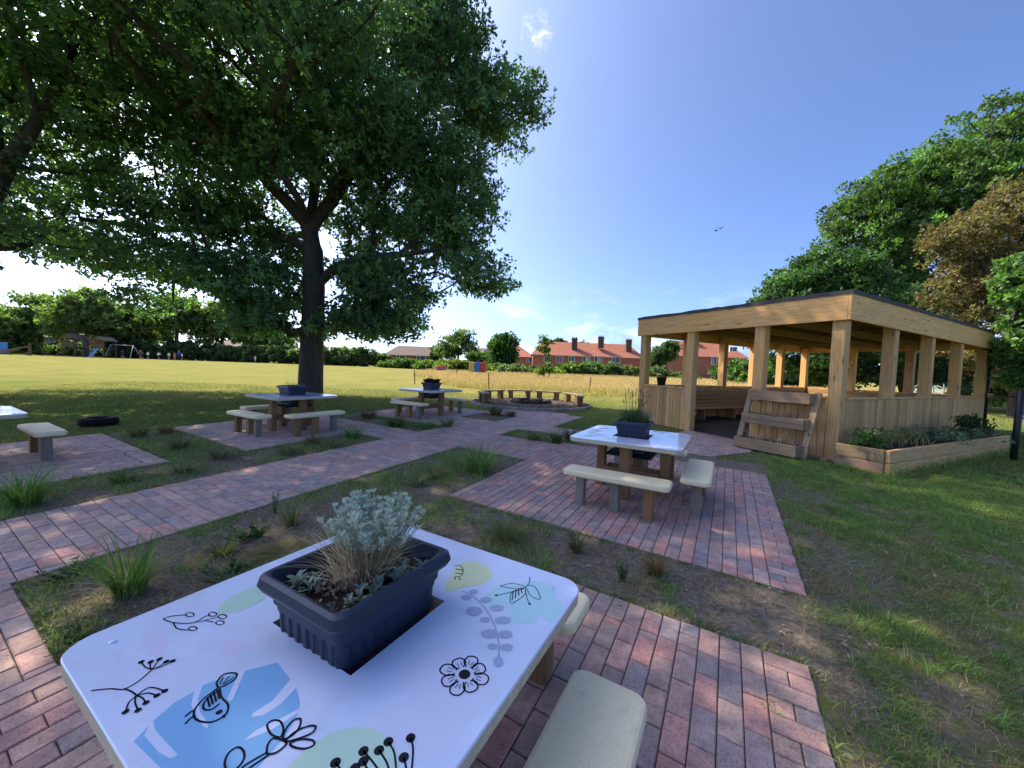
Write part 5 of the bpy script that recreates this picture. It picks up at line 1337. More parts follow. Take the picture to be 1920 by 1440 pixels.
ST = dict(armL=(.03, 0, 0, -.05), armR=(.03, 0, 0, -.05), legL=(0, 0), legR=(0, .03))
WK = dict(armL=(.04, -.12, 0, -.12), armR=(.04, .12, 0, .05), legL=(0, -.22), legR=(0, .2))
RE = dict(armL=(.05, 0, 0, -.05), armR=(.22, -.05, .2, -.05), legL=(-.05, 0), legR=(.05, 0))
WHT, DK, NAV = (.72, .72, .72), (.03, .03, .04), (.03, .04, .09)
person('child in dark clothes standing apart at the left of the group', 230, 673, 58, 1.28, WK, DK, (.10, .05, .05), rz=.6)
person('child with a pale sun hat and dark top, left in the group', 263.5, 675, 58, 1.32, ST, (.16, .08, .10), DK, hat=(.62, .5, .42), rz=.3)
person('child in dark top half behind the child in the sun hat', 267, 674, 59.5, 1.25, WK, (.08, .05, .07), DK, rz=-.5)
person('child in white top and dark shorts, right of the sun-hatted one', 277.5, 674.5, 58, 1.26, ST, WHT, DK)
person('child in white top reaching one arm out sideways', 297.5, 675.5, 58, 1.24, RE, WHT, DK)
person('child in white top with reddish legs left of the red-shirted child', 317, 675.5, 58, 1.24, ST, (.68, .66, .68), (.35, .16, .15))
person('child in pink-red shirt beside the adult', 327.5, 676, 57.5, 1.24, ST, (.55, .12, .14), (.45, .2, .2))
person('adult in bright blue top and dark trousers with the children', 336, 676.5, 58.5, 1.66, ST, (.06, .10, .45), DK)
person('child in white top just right of the adult in blue', 341.5, 676, 57.5, 1.2, ST, WHT, DK, rz=-.6)
person('lone child in white and pink running before the dark hedge', 478.5, 678.5, 62, 1.25, WK, (.75, .6, .66), (.5, .45, .5), rz=1.3)

# ------------------------------------------------------------------ two birds high over the houses
for px, py, lab, rz_ in ((1343, 433, 'small dark bird flying, lower left of two', .4), (1351, 428.5, 'small dark bird flying, upper right of two', -.5)):
    p = at(px, py, 38); m = MB()
    loft(m, [[(q * math.cos(a), y, q * .8 * math.sin(a)) for a in np.linspace(0, 2 * math.pi, 10, endpoint=False)] for q, y in ((.005, -.16), (.035, -.13), (.05, -.04), (.045, .04), (.02, .12), (.03, .20))], True, True, 0, (.05, .05, .06), True)
    for sx in (-1, 1):
        v = [(sx * .03, -.06, .02), (sx * .16, -.09, .09), (sx * .33, .0, .07), (sx * .17, .04, .08), (sx * .03, .06, .02)]; v2 = [(a, b, c - .008) for a, b, c in v]
        m.add(v + v2, [[0, 1, 2, 3, 4], [9, 8, 7, 6, 5]] + [[i, (i + 1) % 5, 5 + (i + 1) % 5, 5 + i] for i in range(5)], 0, (.05, .05, .06))
    tag(m.build('bird', M['fabric'], loc=p, rz=rz_), lab, 'bird', 'two flying birds')
# ------------------------------------------------------------------ grass
def not_built(x, y, m=.02):
    ok = ~paved(x, y, m)
    u = (x - C0[0]) * PU[0] + (y - C0[1]) * PU[1]; v = (x - C0[0]) * PV[0] + (y - C0[1]) * PV[1]
    ok &= ~((u > -.35) & (u < 5.1) & (v > -1.1) & (v < .1))
    ok &= np.hypot(x - FIRE.x, y - FIRE.y) > FIRE_R + .12
    return ok
def scatter(n, x0, x1, y0, y1, dens):
    x = RNG.uniform(x0, x1, n); y = RNG.uniform(y0, y1, n)
    k = (RNG.uniform(0, 1, n) < dens(x, y)) & not_built(x, y); return x[k], y[k]
GB1 = [(.14, .26, .05), (.20, .34, .065), (.27, .40, .095), (.10, .19, .05), (.25, .35, .12)]
DRYC = [(.36, .29, .14), (.45, .37, .20), (.27, .21, .10)]
def blades(mb, x, y, h0, h1, w, cols, bend=(.2, .9), dryf=0.0, seg=2):
    n = len(x); B = np.c_[x, y, terr(x, y) - .008]; d = rdir(n)[:, :2]; d = d / np.maximum(np.linalg.norm(d, axis=1, keepdims=True), 1e-6)
    c = pal(n, cols); k = RNG.uniform(0, 1, n) < dryf; c[k] = pal(k.sum(), DRYC)
    ribbons(mb, B, d, RNG.uniform(h0, h1, n), w * RNG.uniform(.7, 1.3, n), RNG.uniform(*bend, n), c, seg)
mb = MB()
def d_right(x, y):
    a, b = toAB(x, y)
    f = fbm(x * 1.3, y * 1.3, 31); f2 = fbm(x * 3.2, y * 3.2, 37)
    k = np.clip((f * .45 + f2 * .75 - .515) * 6, .05, 1)
    return np.where((a > .45) & (b < 9), k * np.clip((a - .4) / .5, .15, 1), 0)
on_right = lambda x, y: (toAB(x, y)[0] > .45) * 1.0
for (n, x0, x1, y0, y1, hh, w) in ((230000, .9, 4.6, .5, 4.2, (.02, .06), .0050), (330000, .3, 8.5, 2.5, 8.0, (.025, .075), .0065)):
    x, y = scatter(n, x0, x1, y0, y1, d_right); blades(mb, x, y, *hh, w, GB1, (.3, 1.3), dryf=.12)
for (n, x0, x1, y0, y1, w) in ((110000, .9, 4.6, .5, 4.2, .0036), (90000, .3, 8.5, 2.5, 8.0, .0055)):
    x, y = scatter(n, x0, x1, y0, y1, lambda x, y: (.16 + .6 * np.clip(fbm(x * 1.8, y * 1.8, 77) * 2.4 - 1.0, 0, 1)) * on_right(x, y)); blades(mb, x, y, .03, .085, w, DRYC + [(.24, .22, .10), (.18, .17, .08)], (1.5, 2.6))
ncl = 2600; cx_, cy_ = RNG.uniform(.8, 8, ncl), RNG.uniform(.4, 8, ncl); k = (RNG.uniform(0, 1, ncl) < np.clip(d_right(cx_, cy_) * 1.3, .10, 1)) & (toAB(cx_, cy_)[0] > .6) & not_built(cx_, cy_, .05); cx_, cy_ = cx_[k], cy_[k]
m_ = 60; x = np.repeat(cx_, m_); y = np.repeat(cy_, m_); sp_ = np.repeat(RNG.uniform(.02, .075, len(cx_)), m_); x = x + RNG.normal(0, 1, len(x)) * sp_; y = y + RNG.normal(0, 1, len(y)) * sp_; k = not_built(x, y); blades(mb, x[k], y[k], .03, .10, .0055, GB1, (.3, 1.5), .06)
def d_bed(x, y):
    f = fbm(x * 1.1, y * 1.1, 41); f2 = fbm(x * 3.5, y * 3.5, 43)
    return np.where(in_bed(x, y), np.clip((f * .6 + f2 * .7 - .54) * 6, .02, 1), 0)
x, y = scatter(420000, -9, 1.2, .4, 9.5, d_bed); k = np.hypot(x, y); sel = RNG.uniform(0, 1, len(x)) < np.clip(5 / k, .2, 1); x, y = x[sel], y[sel]
blades(mb, x, y, .02, .09, .006, GB1, dryf=.2)
x, y = scatter(140000, -6, 2, .6, 6.5, lambda x, y: (.15 + .6 * np.clip(fbm(x * 2, y * 2, 79) * 2.4 - .9, 0, 1)) * in_bed(x, y)); blades(mb, x, y, .03, .09, .0042, DRYC + [(.2, .18, .09)], (1.4, 2.5))
tag(mb.build('grass', M['blade']), kind='stuff')
mb = MB()
LG = [(.075, .115, .03), (.10, .135, .04), (.13, .15, .05), (.16, .15, .06)]
x, y = scatter(150000, -17, 9, 4.5, 17, lambda x, y: np.where(in_bed(x, y) | ((toAB(x, y)[0] > .5) & (y < 7.5) & (x < 7.5)), 0, np.clip(fbm(x * .8, y * .8, 51) * 1.5 - .2, .1, 1)))
blades(mb, x, y, .03, .07, .010, LG, dryf=.25)
x, y = scatter(60000, 5, 20, 3.5, 16, lambda x, y: np.where((x > 7.4), .8, 0)); blades(mb, x, y, .03, .07, .011, LG, dryf=.2)
tag(mb.build('lawn_grass', M['blade']), kind='stuff')
# meadow of long seeding grass
mb = MB()
def in_meadow(x, y):
    front = np.interp(x, [-7, -4.6, -1.1, 2, 5.4, 12, 30], [30, 22.5, 18.3, 17.6, 17.4, 18, 19]); left = -6.6 - (y - 20) * .16
    e = (fbm(x * .5, y * .5, 61) - .5) * 2.5
    return (y > front + e) & (x > left + e) & (y < 44)
x = RNG.uniform(-14, 34, 260000); y = 17 + 28 * RNG.uniform(0, 1, 260000) ** 1.7; k = in_meadow(x, y) & not_built(x, y) & (RNG.uniform(0, 1, len(x)) < .35 + .65 * np.clip((y - 18.5) / 4, 0, 1)); x, y = x[k], y[k]
n = len(x); B = np.c_[x, y, terr(x, y) - .01]; d = rdir(n)[:, :2]
pn = fbm(x * .22, y * .6, 66)
c = pal(n, [(.58, .48, .19), (.66, .56, .24), (.52, .46, .16), (.60, .47, .22)]) * (.75 + .5 * pn)[:, None]; gsel = RNG.uniform(0, 1, n) < np.clip(.55 - (y - 17) / 12, .12, .6); c[gsel] = pal(gsel.sum(), [(.30, .34, .085), (.40, .41, .11)])
ribbons(mb, B, d, RNG.uniform(.20, .46, n) * (.75 + .4 * pn) * (.6 + .4 * np.clip((y - 17.5) / 4, 0, 1)), .020 * RNG.uniform(.7, 1.4, n) * (y / 20), RNG.uniform(.1, .5, n), c, 2)
hs = RNG.uniform(0, 1, n) < .4; H = B[hs] + np.c_[RNG.normal(0, .05, (hs.sum(), 2)), RNG.uniform(.26, .44, hs.sum())]
leaves(mb, H, rdir(len(H)) * [.4, .4, .4] + [0, 0, 1], rdir(len(H)), .10, .02, pal(len(H), [(.68, .52, .26), (.60, .43, .20)]))
tag(mb.build('long_grass', M['dry']), kind='stuff')
# dry leaf litter and crumbs on beds and blocks
mb = MB(); x = RNG.uniform(-8, 4.5, 26000); y = RNG.uniform(.2, 9, 26000)
a_, b_ = toAB(x, y); pr = np.where(in_bed(x, y), .55, np.where(paved(x, y), .035, .10)) * np.clip(4.5 / np.hypot(x, y), .25, 1)
k = RNG.uniform(0, 1, len(x)) < pr; x, y = x[k], y[k]; n = len(x)
leaves(mb, np.c_[x, y, terr(x, y) + np.where(paved(x, y), .017, .012)], rdir(n) * [1, 1, .12], rdir(n) * [.3, .3, 1] + [0, 0, .6], RNG.uniform(.012, .05, n), RNG.uniform(.006, .02, n), pal(n, [(.30, .23, .14), (.22, .15, .09), (.40, .33, .23), (.14, .10, .07), (.36, .31, .26)]))
tag(mb.build('leaf_litter', M['chip']), kind='stuff')
# blades and crumbs lapping over the paving edges
mb = MB(); EX, EY, ED = [], [], []
for nm, (a0, a1, b0, b1) in PAVES.items():
    for (pa, pb, out) in (((a0, b1), (a1, b1), (0, 1)), ((a1, b0), (a1, b1), (1, 0)), ((a0, b0), (a0, b1), (-1, 0)), ((a0, b0), (a1, b0), (0, -1))):
        L = math.hypot(pb[0] - pa[0], pb[1] - pa[1]); n = int(L * 260); t = RNG.uniform(0, 1, n); o = RNG.uniform(.0, .05, n)
        A = pa[0] + (pb[0] - pa[0]) * t + out[0] * o; B = pa[1] + (pb[1] - pa[1]) * t + out[1] * o
        xx, yy = AB(A, B); k = ~paved(xx, yy, -.002) & (fbm(xx * 3, yy * 3, 91) > .50) & (np.hypot(xx, yy) < 9)
        EX.append(xx[k]); EY.append(yy[k])
xx, yy = np.concatenate(EX), np.concatenate(EY); blades(mb, xx, yy, .02, .075, .0055, GB1, (.5, 1.8), .25)
tag(mb.build('verge_grass', M['blade']), kind='stuff')
# weeds in the paving joints
mb = MB(); x = RNG.uniform(-9, 2.5, 9000); y = RNG.uniform(1, 12, 9000); k = paved(x, y) & (fbm(x * 1.4, y * 1.4, 71) > .535) & (RNG.uniform(0, 1, 9000) < .6); x, y = x[k], y[k]
xs = np.repeat(x, 7) + RNG.normal(0, .018, len(x) * 7); ys = np.repeat(y, 7) + RNG.normal(0, .018, len(x) * 7); blades(mb, xs, ys, .01, .035, .006, GB1, (.6, 1.6), .2)
for (px, py, nn, s) in ((1452, 1330, 130, .035), (1477, 1405, 40, .02), (1425, 1168, 30, .02)):
    p = gp(px, py); xs = p.x + RNG.normal(0, s, nn); ys = p.y + RNG.normal(0, s, nn); blades(mb, xs, ys, .02, .05, .0045, GB1, (.5, 1.6), .15)
tag(mb.build('joint_weeds', M['blade']), kind='stuff')

# ------------------------------------------------------------------ ornamental tufts in the beds
STR = [(.14, .27, .06), (.18, .32, .08), (.10, .20, .045)]
def tuft(name, label, px, py, R_, H_, n, cols, w, dryf=.1, bend=(.5, 1.4), mat='blade', dry=DRYC, cat='grass tuft', seg=4):
    R_ *= 1.35; H_ *= 1.45; n = int(n * 1.35); p = gp(px, py); mb = MB(); r = R_ * .22 * np.sqrt(RNG.uniform(0, 1, n)); t = RNG.uniform(0, 2 * np.pi, n)
    B = np.c_[r * np.cos(t), r * np.sin(t), np.full(n, -.01)]; t2 = t + RNG.normal(0, .6, n); d = np.c_[np.cos(t2), np.sin(t2)]
    c = pal(n, cols); k = RNG.uniform(0, 1, n) < dryf; c[k] = pal(k.sum(), dry)
    b = RNG.uniform(*bend, n) * R_ / H_ * .8; b[k] *= 1.25
    h = H_ * RNG.uniform(.55, 1.1, n); h[k] *= .75
    ribbons(mb, B, d, h, w * RNG.uniform(.6, 1.2, n), np.clip(b, .05, 2.2), c, seg, twist=t2 + np.pi / 2 + RNG.normal(0, .4, n))
    return tag(mb.build(name, M[mat], loc=(p.x, p.y, p.z)), label, cat, 'ornamental grass tufts in the beds')
PALE = [(.16, .19, .09), (.20, .21, .11), (.13, .17, .07)]; BRN = [(.17, .11, .05), (.13, .09, .045), (.22, .15, .07)]; PUR = [(.09, .055, .05), (.12, .075, .055), (.06, .06, .035)]
tuft('sedge_tuft', 'big arching green sedge at the left edge before the far-left patio', 45, 950, .34, .30, 190, STR, .011, .05)
tuft('sedge_tuft', 'striking upright green tuft with sprawling yellowed leaves, lower left', 245, 1112, .25, .27, 150, STR, .012, .22, (.4, 1.6))
tuft('sedge_tuft', 'striped pale green low tuft between path and foreground table', 418, 1040, .17, .12, 110, [(.15, .19, .07), (.20, .22, .09), (.10, .15, .04)], .008, .25)
tuft('sedge_tuft', 'big bright green arching tuft on the grassy bed beside the path junction', 898, 884, .42, .30, 190, STR, .013, .12)
tuft('sedge_tuft', 'small pale striped tuft left of the big arching one, by the path', 812, 896, .24, .18, 90, PALE, .010, .3)
tuft('sedge_tuft', 'thin pale wispy tuft in the grassy bed, above the silver shrub', 783, 912, .17, .16, 50, PALE, .010, .3)
tuft('feather_grass', 'domed pale green feathery grass left of the brown-green spiky tuft', 948, 1012, .19, .15, 520, [(.14, .17, .06), (.19, .20, .09)], .003, .2, (.5, 1.5))
tuft('sedge_tuft', 'dark spiky tuft with pale dead leaves below, by the near patio', 1080, 1034, .13, .12, 110, [(.07, .09, .03), (.10, .10, .04)], .007, .3)
tuft('sedge_tuft', 'russet brown tuft at the edge of the red brick patio', 1228, 1076, .13, .12, 200, [(.22, .12, .055), (.16, .09, .045), (.28, .17, .08)], .005, .3)
tuft('straw_tuft', 'flat straw-coloured dead clump beside the russet tuft', 1200, 1096, .15, .06, 120, DRYC, .005, .4, (1, 2))
tuft('feather_grass', 'flattened yellow straw grass left of the foreground planter', 530, 1040, .30, .09, 520, [(.26, .23, .09), (.21, .21, .07), (.33, .27, .12)], .004, .3, (1, 2))
tuft('sedge_tuft', 'pale spiky tuft in front of the path, above the table art', 545, 985, .15, .20, 60, PALE, .009, .4)
tuft('sedge_tuft', 'small green tuft in the strip between oak table and path', 662, 822, .32, .22, 110, STR, .014, .1)
tuft('feather_grass', 'bleached wispy clump left of the green tuft before the oak table', 624, 838, .30, .16, 150, PALE, .010, .4)
tuft('sedge_tuft', 'brown tuft left of the bleached clump before the oak table', 588, 832, .26, .17, 120, BRN, .010, .3)
tuft('sedge_tuft', 'yellow-green spreading tuft in the left strip beside the path', 228, 905, .24, .14, 130, [(.17, .21, .06), (.11, .17, .045)], .010, .15)
tuft('feather_grass', 'pale dry tuft at the corner of the far-left patio', 343, 886, .22, .16, 110, PALE, .010, .5)
tuft('feather_grass', 'silvery feathered dome in the bed between the two left patios', 335, 842, .26, .19, 300, [(.16, .17, .10), (.20, .20, .12)], .007, .25)
tuft('feather_grass', 'grey hazy grass tuft in front of the oak table patio', 412, 860, .24, .17, 260, [(.17, .15, .11), (.21, .18, .13)], .007, .3)
tuft('feather_grass', 'brown-green wispy tuft behind the silvery dome, nearest the tyre', 258, 820, .26, .20, 200, [(.15, .15, .06), (.17, .13, .07)], .009, .3)
tuft('sedge_tuft', 'dark russet tuft left of the oak table patio corner', 312, 812, .26, .16, 140, BRN, .010, .3)
tuft('feather_grass', 'pale grass clump halfway along the strip before the oak table', 538, 852, .26, .15, 170, PALE, .009, .3)
tuft('sedge_tuft', 'brown grass in the small bed before the fire circle', 930, 778, .42, .26, 200, [(.15, .10, .055), (.12, .115, .05)], .014, .3)
tuft('sedge_tuft', 'green grass patch at the right of the small bed before the fire circle', 958, 780, .30, .16, 140, [(.11, .14, .05), (.08, .11, .04)], .014, .2)
tuft('sedge_tuft', 'purple-brown grass tuft behind the glossy table', 1068, 826, .22, .22, 130, PUR, .010, .2)
tuft('sedge_tuft', 'taller green grass left of the purple-brown tuft behind the glossy table', 1043, 830, .26, .22, 150, [(.08, .14, .04), (.06, .11, .03)], .010, .15)
tuft('sedge_tuft', 'thin grass clump at the left corner of the bed behind the glossy table', 1000, 826, .28, .18, 120, [(.09, .13, .045), (.14, .15, .06)], .010, .2)
tuft('sedge_tuft', 'green clump in the bed left of the farthest table', 742, 800, .40, .22, 150, [(.08, .13, .04), (.06, .10, .03)], .015, .1)
tuft('sedge_tuft', 'reddish-brown clump at the left end of the bed behind the oak table', 690, 784, .45, .24, 150, BRN, .015, .2)
tuft('sedge_tuft', 'bright green clump at the front of the bed beside the farthest table', 800, 804, .36, .20, 150, STR, .014, .1)
tuft('sedge_tuft', 'straw-tipped clump at the near right end of the bed before the farthest table', 838, 800, .34, .22, 120, PALE, .013, .3)
def leafy(name, label, px, py, H_, n, cols, size, mat='leaf', spread=.08, wid=.4, cat='weed'):
    p = gp(px, py); t = thing(name, label, cat, (p.x, p.y, p.z)); st = max(3, n // 16); m = MB(); m2 = MB()
    for i in range(st):
        a = RNG.uniform(0, 6.28); q = np.array((math.cos(a), math.sin(a))) * spread * RNG.uniform(.2, 1); h = H_ * RNG.uniform(.6, 1.05)
        size *= .62 ** (i == 0); tube(m, [(q[0] * .2, q[1] * .2, -.01), (q[0] * .7, q[1] * .7, h * .5), (q[0], q[1], h)], [.004, .003, .0015], 4, 0, cols[0])
        k = int(n * 1.8) // st; f = RNG.uniform(.1, 1, k); P = np.c_[q[0] * f, q[1] * f, h * f]; th = np.arange(k) * 2.4; D = np.c_[np.cos(th), np.sin(th), np.full(k, .5)]
        leaves(m2, P, D, np.tile([0, 0, 1.], (k, 1)) + .3 * rdir(k), size * (1.2 - .5 * f), size * wid, pal(k, cols))
    m.build('stems', M['blade'], t); m2.build('foliage', M[mat], t)
leafy('leafy_weed', 'upright leafy green weed beside the russet tuft', 1168, 1090, .17, 70, [(.06, .13, .04), (.08, .16, .05)], .045)
leafy('leafy_weed', 'tall thin weed at the path edge above the silver shrub', 515, 962, .20, 60, [(.07, .14, .05)], .045, spread=.05)
leafy('leafy_weed', 'dark green leafy mound in the bed above the left table edge', 470, 1010, .12, 260, [(.045, .11, .03), (.06, .13, .035)], .06, spread=.24)
leafy('leafy_weed', 'low leafy clump left of the bright upright tuft', 118, 1085, .06, 260, [(.05, .11, .03), (.06, .12, .03)], .045, spread=.24)
leafy('leafy_weed', 'green weed cluster just above the near left table edge', 420, 1085, .08, 200, [(.045, .10, .04), (.06, .12, .045)], .05, spread=.2)
leafy('leafy_weed', 'low weed patch at the bed corner by the near left table corner', 150, 1200, .05, 220, [(.05, .10, .03), (.08, .12, .04)], .035, spread=.18)
leafy('silver_seedling', 'silvery-leaved seedling standing behind the glossy table', 1106, 818, .30, 130, [(.22, .30, .19), (.28, .34, .24)], .06, 'silver', .20)

# ------------------------------------------------------------------ plants in planters
def at_pot(i, dx=0, dy=0, dz=0):
    p = pots[i]; c, s = math.cos(p.rotation_euler.z), math.sin(p.rotation_euler.z)
    return (p.location.x + c * dx - s * dy, p.location.y + s * dx + c * dy, p.location.z + dz)
# silver shrub with dry stems, foreground planter
SZ = POT_H - .075
t = thing('silver_shrub', 'silver-leaved shrub on a sheaf of dry stems in the foreground planter', 'shrub', at_pot(0, .015, .03, SZ), 0)
m = MB(); n = 210; a = RNG.uniform(0, 6.283, n); r = .048 * np.sqrt(RNG.uniform(0, 1, n)); lean = RNG.uniform(.1, 1, n)
S_ = []
for i in range(n):
    b = np.array((r[i] * math.cos(a[i]) * 1.1, r[i] * math.sin(a[i]), 0)); o = np.array((math.cos(a[i]), math.sin(a[i]), 0)) * (r[i] * 1.3 + .055 * lean[i]); h = RNG.uniform(.13, .275)
    p1 = b + o * .35 + [0, 0, h * .5]; p2 = b + o + np.r_[RNG.normal(0, .01, 2), h]
    tube(m, [b, p1, p2], [.0016, .0013, .0009], 3, 0, (.58, .46, .30) if RNG.uniform() < .7 else (.36, .27, .17), cap=False); S_.append((b, p1, p2))
m.build('stems', M['dry'], t)
m = MB()
for b, p1, p2 in S_:
    if p2[2] < .175: continue
    k = 46; f = RNG.uniform(.1, 1.0, k) ** .8; P = p1 + (p2 - p1) * f[:, None]; P = P[P[:, 2] > .135]; k = len(P)
    if k == 0: continue
    th = RNG.uniform(0, 6.283, k); D = np.c_[np.cos(th), np.sin(th), RNG.uniform(.3, 1.4, k)]
    leaves(m, P, D, rdir(k), RNG.uniform(.012, .024, k), .0042, pal(k, [(.50, .56, .46), (.60, .65, .55), (.42, .49, .41), (.54, .58, .50)], .12), 0, .1)
    k = 14; th = RNG.uniform(0, 6.283, k); D = np.c_[np.cos(th) * .6, np.sin(th) * .6, np.full(k, 1.)]
    leaves(m, np.tile(p2 - [0, 0, .008], (k, 1)), D, rdir(k), .022, .0065, pal(k, [(.56, .62, .53), (.64, .69, .59)], .1))
m.build('foliage', M['silver'], t)
mb = MB(); n = 560; a = RNG.uniform(0, 6.283, n); r = .085 * np.sqrt(RNG.uniform(0, 1, n)); B = np.c_[r * np.cos(a) - .01, r * np.sin(a) + .02, np.zeros(n)]
a2 = a + RNG.normal(0, .5, n)
ribbons(mb, B, np.c_[np.cos(a2), np.sin(a2)], RNG.uniform(.05, .23, n), .0030 * RNG.uniform(.6, 1.5, n), RNG.uniform(.1, 1.35, n), pal(n, [(.72, .58, .38), (.62, .48, .30), (.80, .67, .47), (.48, .36, .22)]), 4)
tag(mb.build('dry_grass', M['dry'], loc=at_pot(0, 0, 0, SZ - .005)), 'tan dead grass spilling round the silver shrub in the foreground planter', 'dry grass')
def lambs(label, px, py, n, size):
    z = pots[0].location.z + SZ; r = ray(px, py); k = (z - EYE) / r.z; p = Vector((0, 0, EYE)) + r * k; mb = MB()
    for s in range(3):
        o = np.array((RNG.normal(0, .014), RNG.normal(0, .014), 0)); h = RNG.uniform(.02, .055); tube(mb, [o, o + [0, 0, h]], [.002, .0015], 4, 0, (.3, .3, .22))
        for j in range(n):
            th = j * 2.4 + s; f = (j + 1) / n; D = np.array([[math.cos(th), math.sin(th), .35 + f * 1.2]]); L = size * RNG.uniform(.7, 1.15); W = L * .46
            D = D / np.linalg.norm(D); S = np.cross(D, [[0, 0, 1.]]); S /= np.linalg.norm(S); U = np.cross(S, D)
            b = (o + [0, 0, h * f])[None]
            prof = [(0, .12), (.2, .75), (.45, 1), (.7, .85), (.9, .4), (1, .02)]
            v = []
            for tt, ww in prof:
                c = b + D * L * tt - U * L * .25 * tt * tt
                for q in (-1, 0, 1): v.append((c + S * W / 2 * ww * q + U * W * .22 * abs(q) * ww)[0])
            f_ = []
            for i in range(len(prof) - 1):
                for q in (0, 1): f_.append([3 * i + q, 3 * i + q + 1, 3 * i + q + 4, 3 * i + q + 3])
            mb.add(v, f_, 0, tuple(np.array(random.choice([(.30, .38, .30), (.36, .43, .34), (.26, .34, .27)])) * random.uniform(.85, 1.15)), True)
    tag(mb.build('woolly_plant', M['silver'], loc=tuple(p)), label, 'plant', 'woolly-leaved plantlets in the foreground planter')
lambs('woolly silver plantlet at the left corner inside the foreground planter', 556, 1105, 6, .040)
lambs('woolly plantlet just left of the dry stems in the foreground planter', 590, 1110, 6, .032)
lambs('woolly plantlet at the right corner inside the foreground planter', 793, 1072, 5, .036)
lambs('woolly plantlet with large leaves right of the dry stems', 752, 1092, 7, .040)
lambs('woolly plantlet at the front of the foreground planter, right of centre', 705, 1120, 6, .040)
lambs('lowest woolly plantlet near the front corner of the foreground planter', 668, 1140, 6, .034)
p = at_pot(0, 0, 0, SZ); mb = MB(); n = 420; xx = RNG.uniform(-.15, .15, n); yy = RNG.uniform(-.18, .18, n)
leaves(mb, np.c_[xx, yy, RNG.uniform(.012, .028, n)], rdir(n) * [1, 1, .3], rdir(n) + [0, 0, 1.], RNG.uniform(.01, .03, n), RNG.uniform(.004, .014, n), pal(n, [(.20, .14, .10), (.12, .085, .06), (.30, .23, .17), (.25, .22, .19)]))
tag(mb.build('leaf_debris', M['chip'], loc=p, rz=GRID_RZ), kind='stuff')
# lavender with red blooms
t = thing('lavender_bush', 'green lavender with dark spikes and a few orange-red blooms in the pavilion-side planter', 'lavender', at_pot(1, 0, .0, SZ), GRID_RZ)
m = MB(); n = 900; r = .12 * np.sqrt(RNG.uniform(0, 1, n)); a = RNG.uniform(0, 6.283, n); cx = np.where(RNG.uniform(0, 1, n) < .5, -.05, .06)
ribbons(m, np.c_[cx + r * np.cos(a) * .7, r * np.sin(a), np.zeros(n)], np.c_[np.cos(a), np.sin(a)], RNG.uniform(.12, .27, n), .006, RNG.uniform(.0, .5, n), pal(n, [(.075, .14, .055), (.10, .17, .07), (.06, .11, .05)]), 3)
m.build('foliage', M['blade'], t)
m = MB(); FS = []
for i in range(34):
    mf = MB(); FS.append(mf)
    a, r_ = RNG.uniform(0, 6.283), RNG.uniform(.02, .12); h = RNG.uniform(.27, .46); q = np.array((r_ * math.cos(a), r_ * math.sin(a), .1)); e = np.array((r_ * 1.5 * math.cos(a), r_ * 1.5 * math.sin(a), h))
    tube(m, [q, (q + e) / 2, e], [.0018, .0014, .001], 3, 0, (.12, .16, .09), cap=False)
    k = 9; leaves(mf, np.tile(e, (k, 1)) - np.c_[np.zeros((k, 2)), np.linspace(0, .035, k)], rdir(k) + [0, 0, .8], rdir(k), .014, .009, pal(k, [(.09, .07, .13), (.06, .05, .07), (.15, .11, .22)]))
for q in ((.06, .02, .44), (.05, -.05, .33), (.13, -.02, .30)):
    mf = MB(); FS.append(mf); tube(m, [(q[0] * .6, q[1] * .6, .1), q], [.002, .0012], 3, 0, (.1, .2, .06), cap=False); leaves(mf, np.tile(np.array(q), (12, 1)), rdir(12), rdir(12), .025, .018, pal(12, [(.65, .10, .04), (.7, .2, .08)]))
m.build('flower_stems', M['blade'], t)
for i, mf in enumerate(FS): mf.build('bloom' if i > 33 else 'flower_spike', M['leaf'], t)
def dry_tuft(label, loc, n, H_, sp, cols, name='dry_grass', w=.006, cat='dry grass', bend=(.1, 1.1), mat='dry'):
    mb = MB(); a = RNG.uniform(0, 6.283, n); B = np.c_[RNG.uniform(-sp[0], sp[0], n), RNG.uniform(-sp[1], sp[1], n), np.zeros(n)]
    ribbons(mb, B, np.c_[np.cos(a), np.sin(a)], RNG.uniform(.4, 1.1, n) * H_, w, RNG.uniform(*bend, n), pal(n, cols), 3); tag(mb.build(name, M[mat], loc=loc, rz=GRID_RZ), label, cat)
dry_tuft('thin dry grass growing from the planter on the oak table', at_pot(2, 0, 0, SZ), 130, .22, (.17, .15), [(.20, .19, .09), (.28, .23, .13)], w=.005)
t = thing('purple_plant', 'dark purple-leaved plant with thin stalks in the farthest planter', 'plant', at_pot(3, 0, 0, SZ), GRID_RZ)
m = MB(); n = 240; th = RNG.uniform(0, 6.283, n); P = np.c_[RNG.uniform(-.17, .17, n), RNG.uniform(-.15, .15, n), RNG.uniform(.06, .14, n)]
leaves(m, P, np.c_[np.cos(th), np.sin(th), RNG.uniform(-.2, .8, n)], rdir(n) + [0, 0, 1], .075, .065, pal(n, [(.06, .02, .03), (.09, .03, .035), (.04, .02, .025)])); m.build('foliage', M['leaf'], t)
m = MB()
for i in range(16): a = RNG.uniform(0, 6.28); q = np.array((RNG.uniform(-.08, .08), RNG.uniform(-.08, .08), 0)); tube(m, [q, q + [.04 * math.cos(a), .04 * math.sin(a), RNG.uniform(.2, .36)]], [.003, .0015], 3, 0, (.35, .28, .16), cap=False)
m.build('flower_stalks', M['dry'], t)
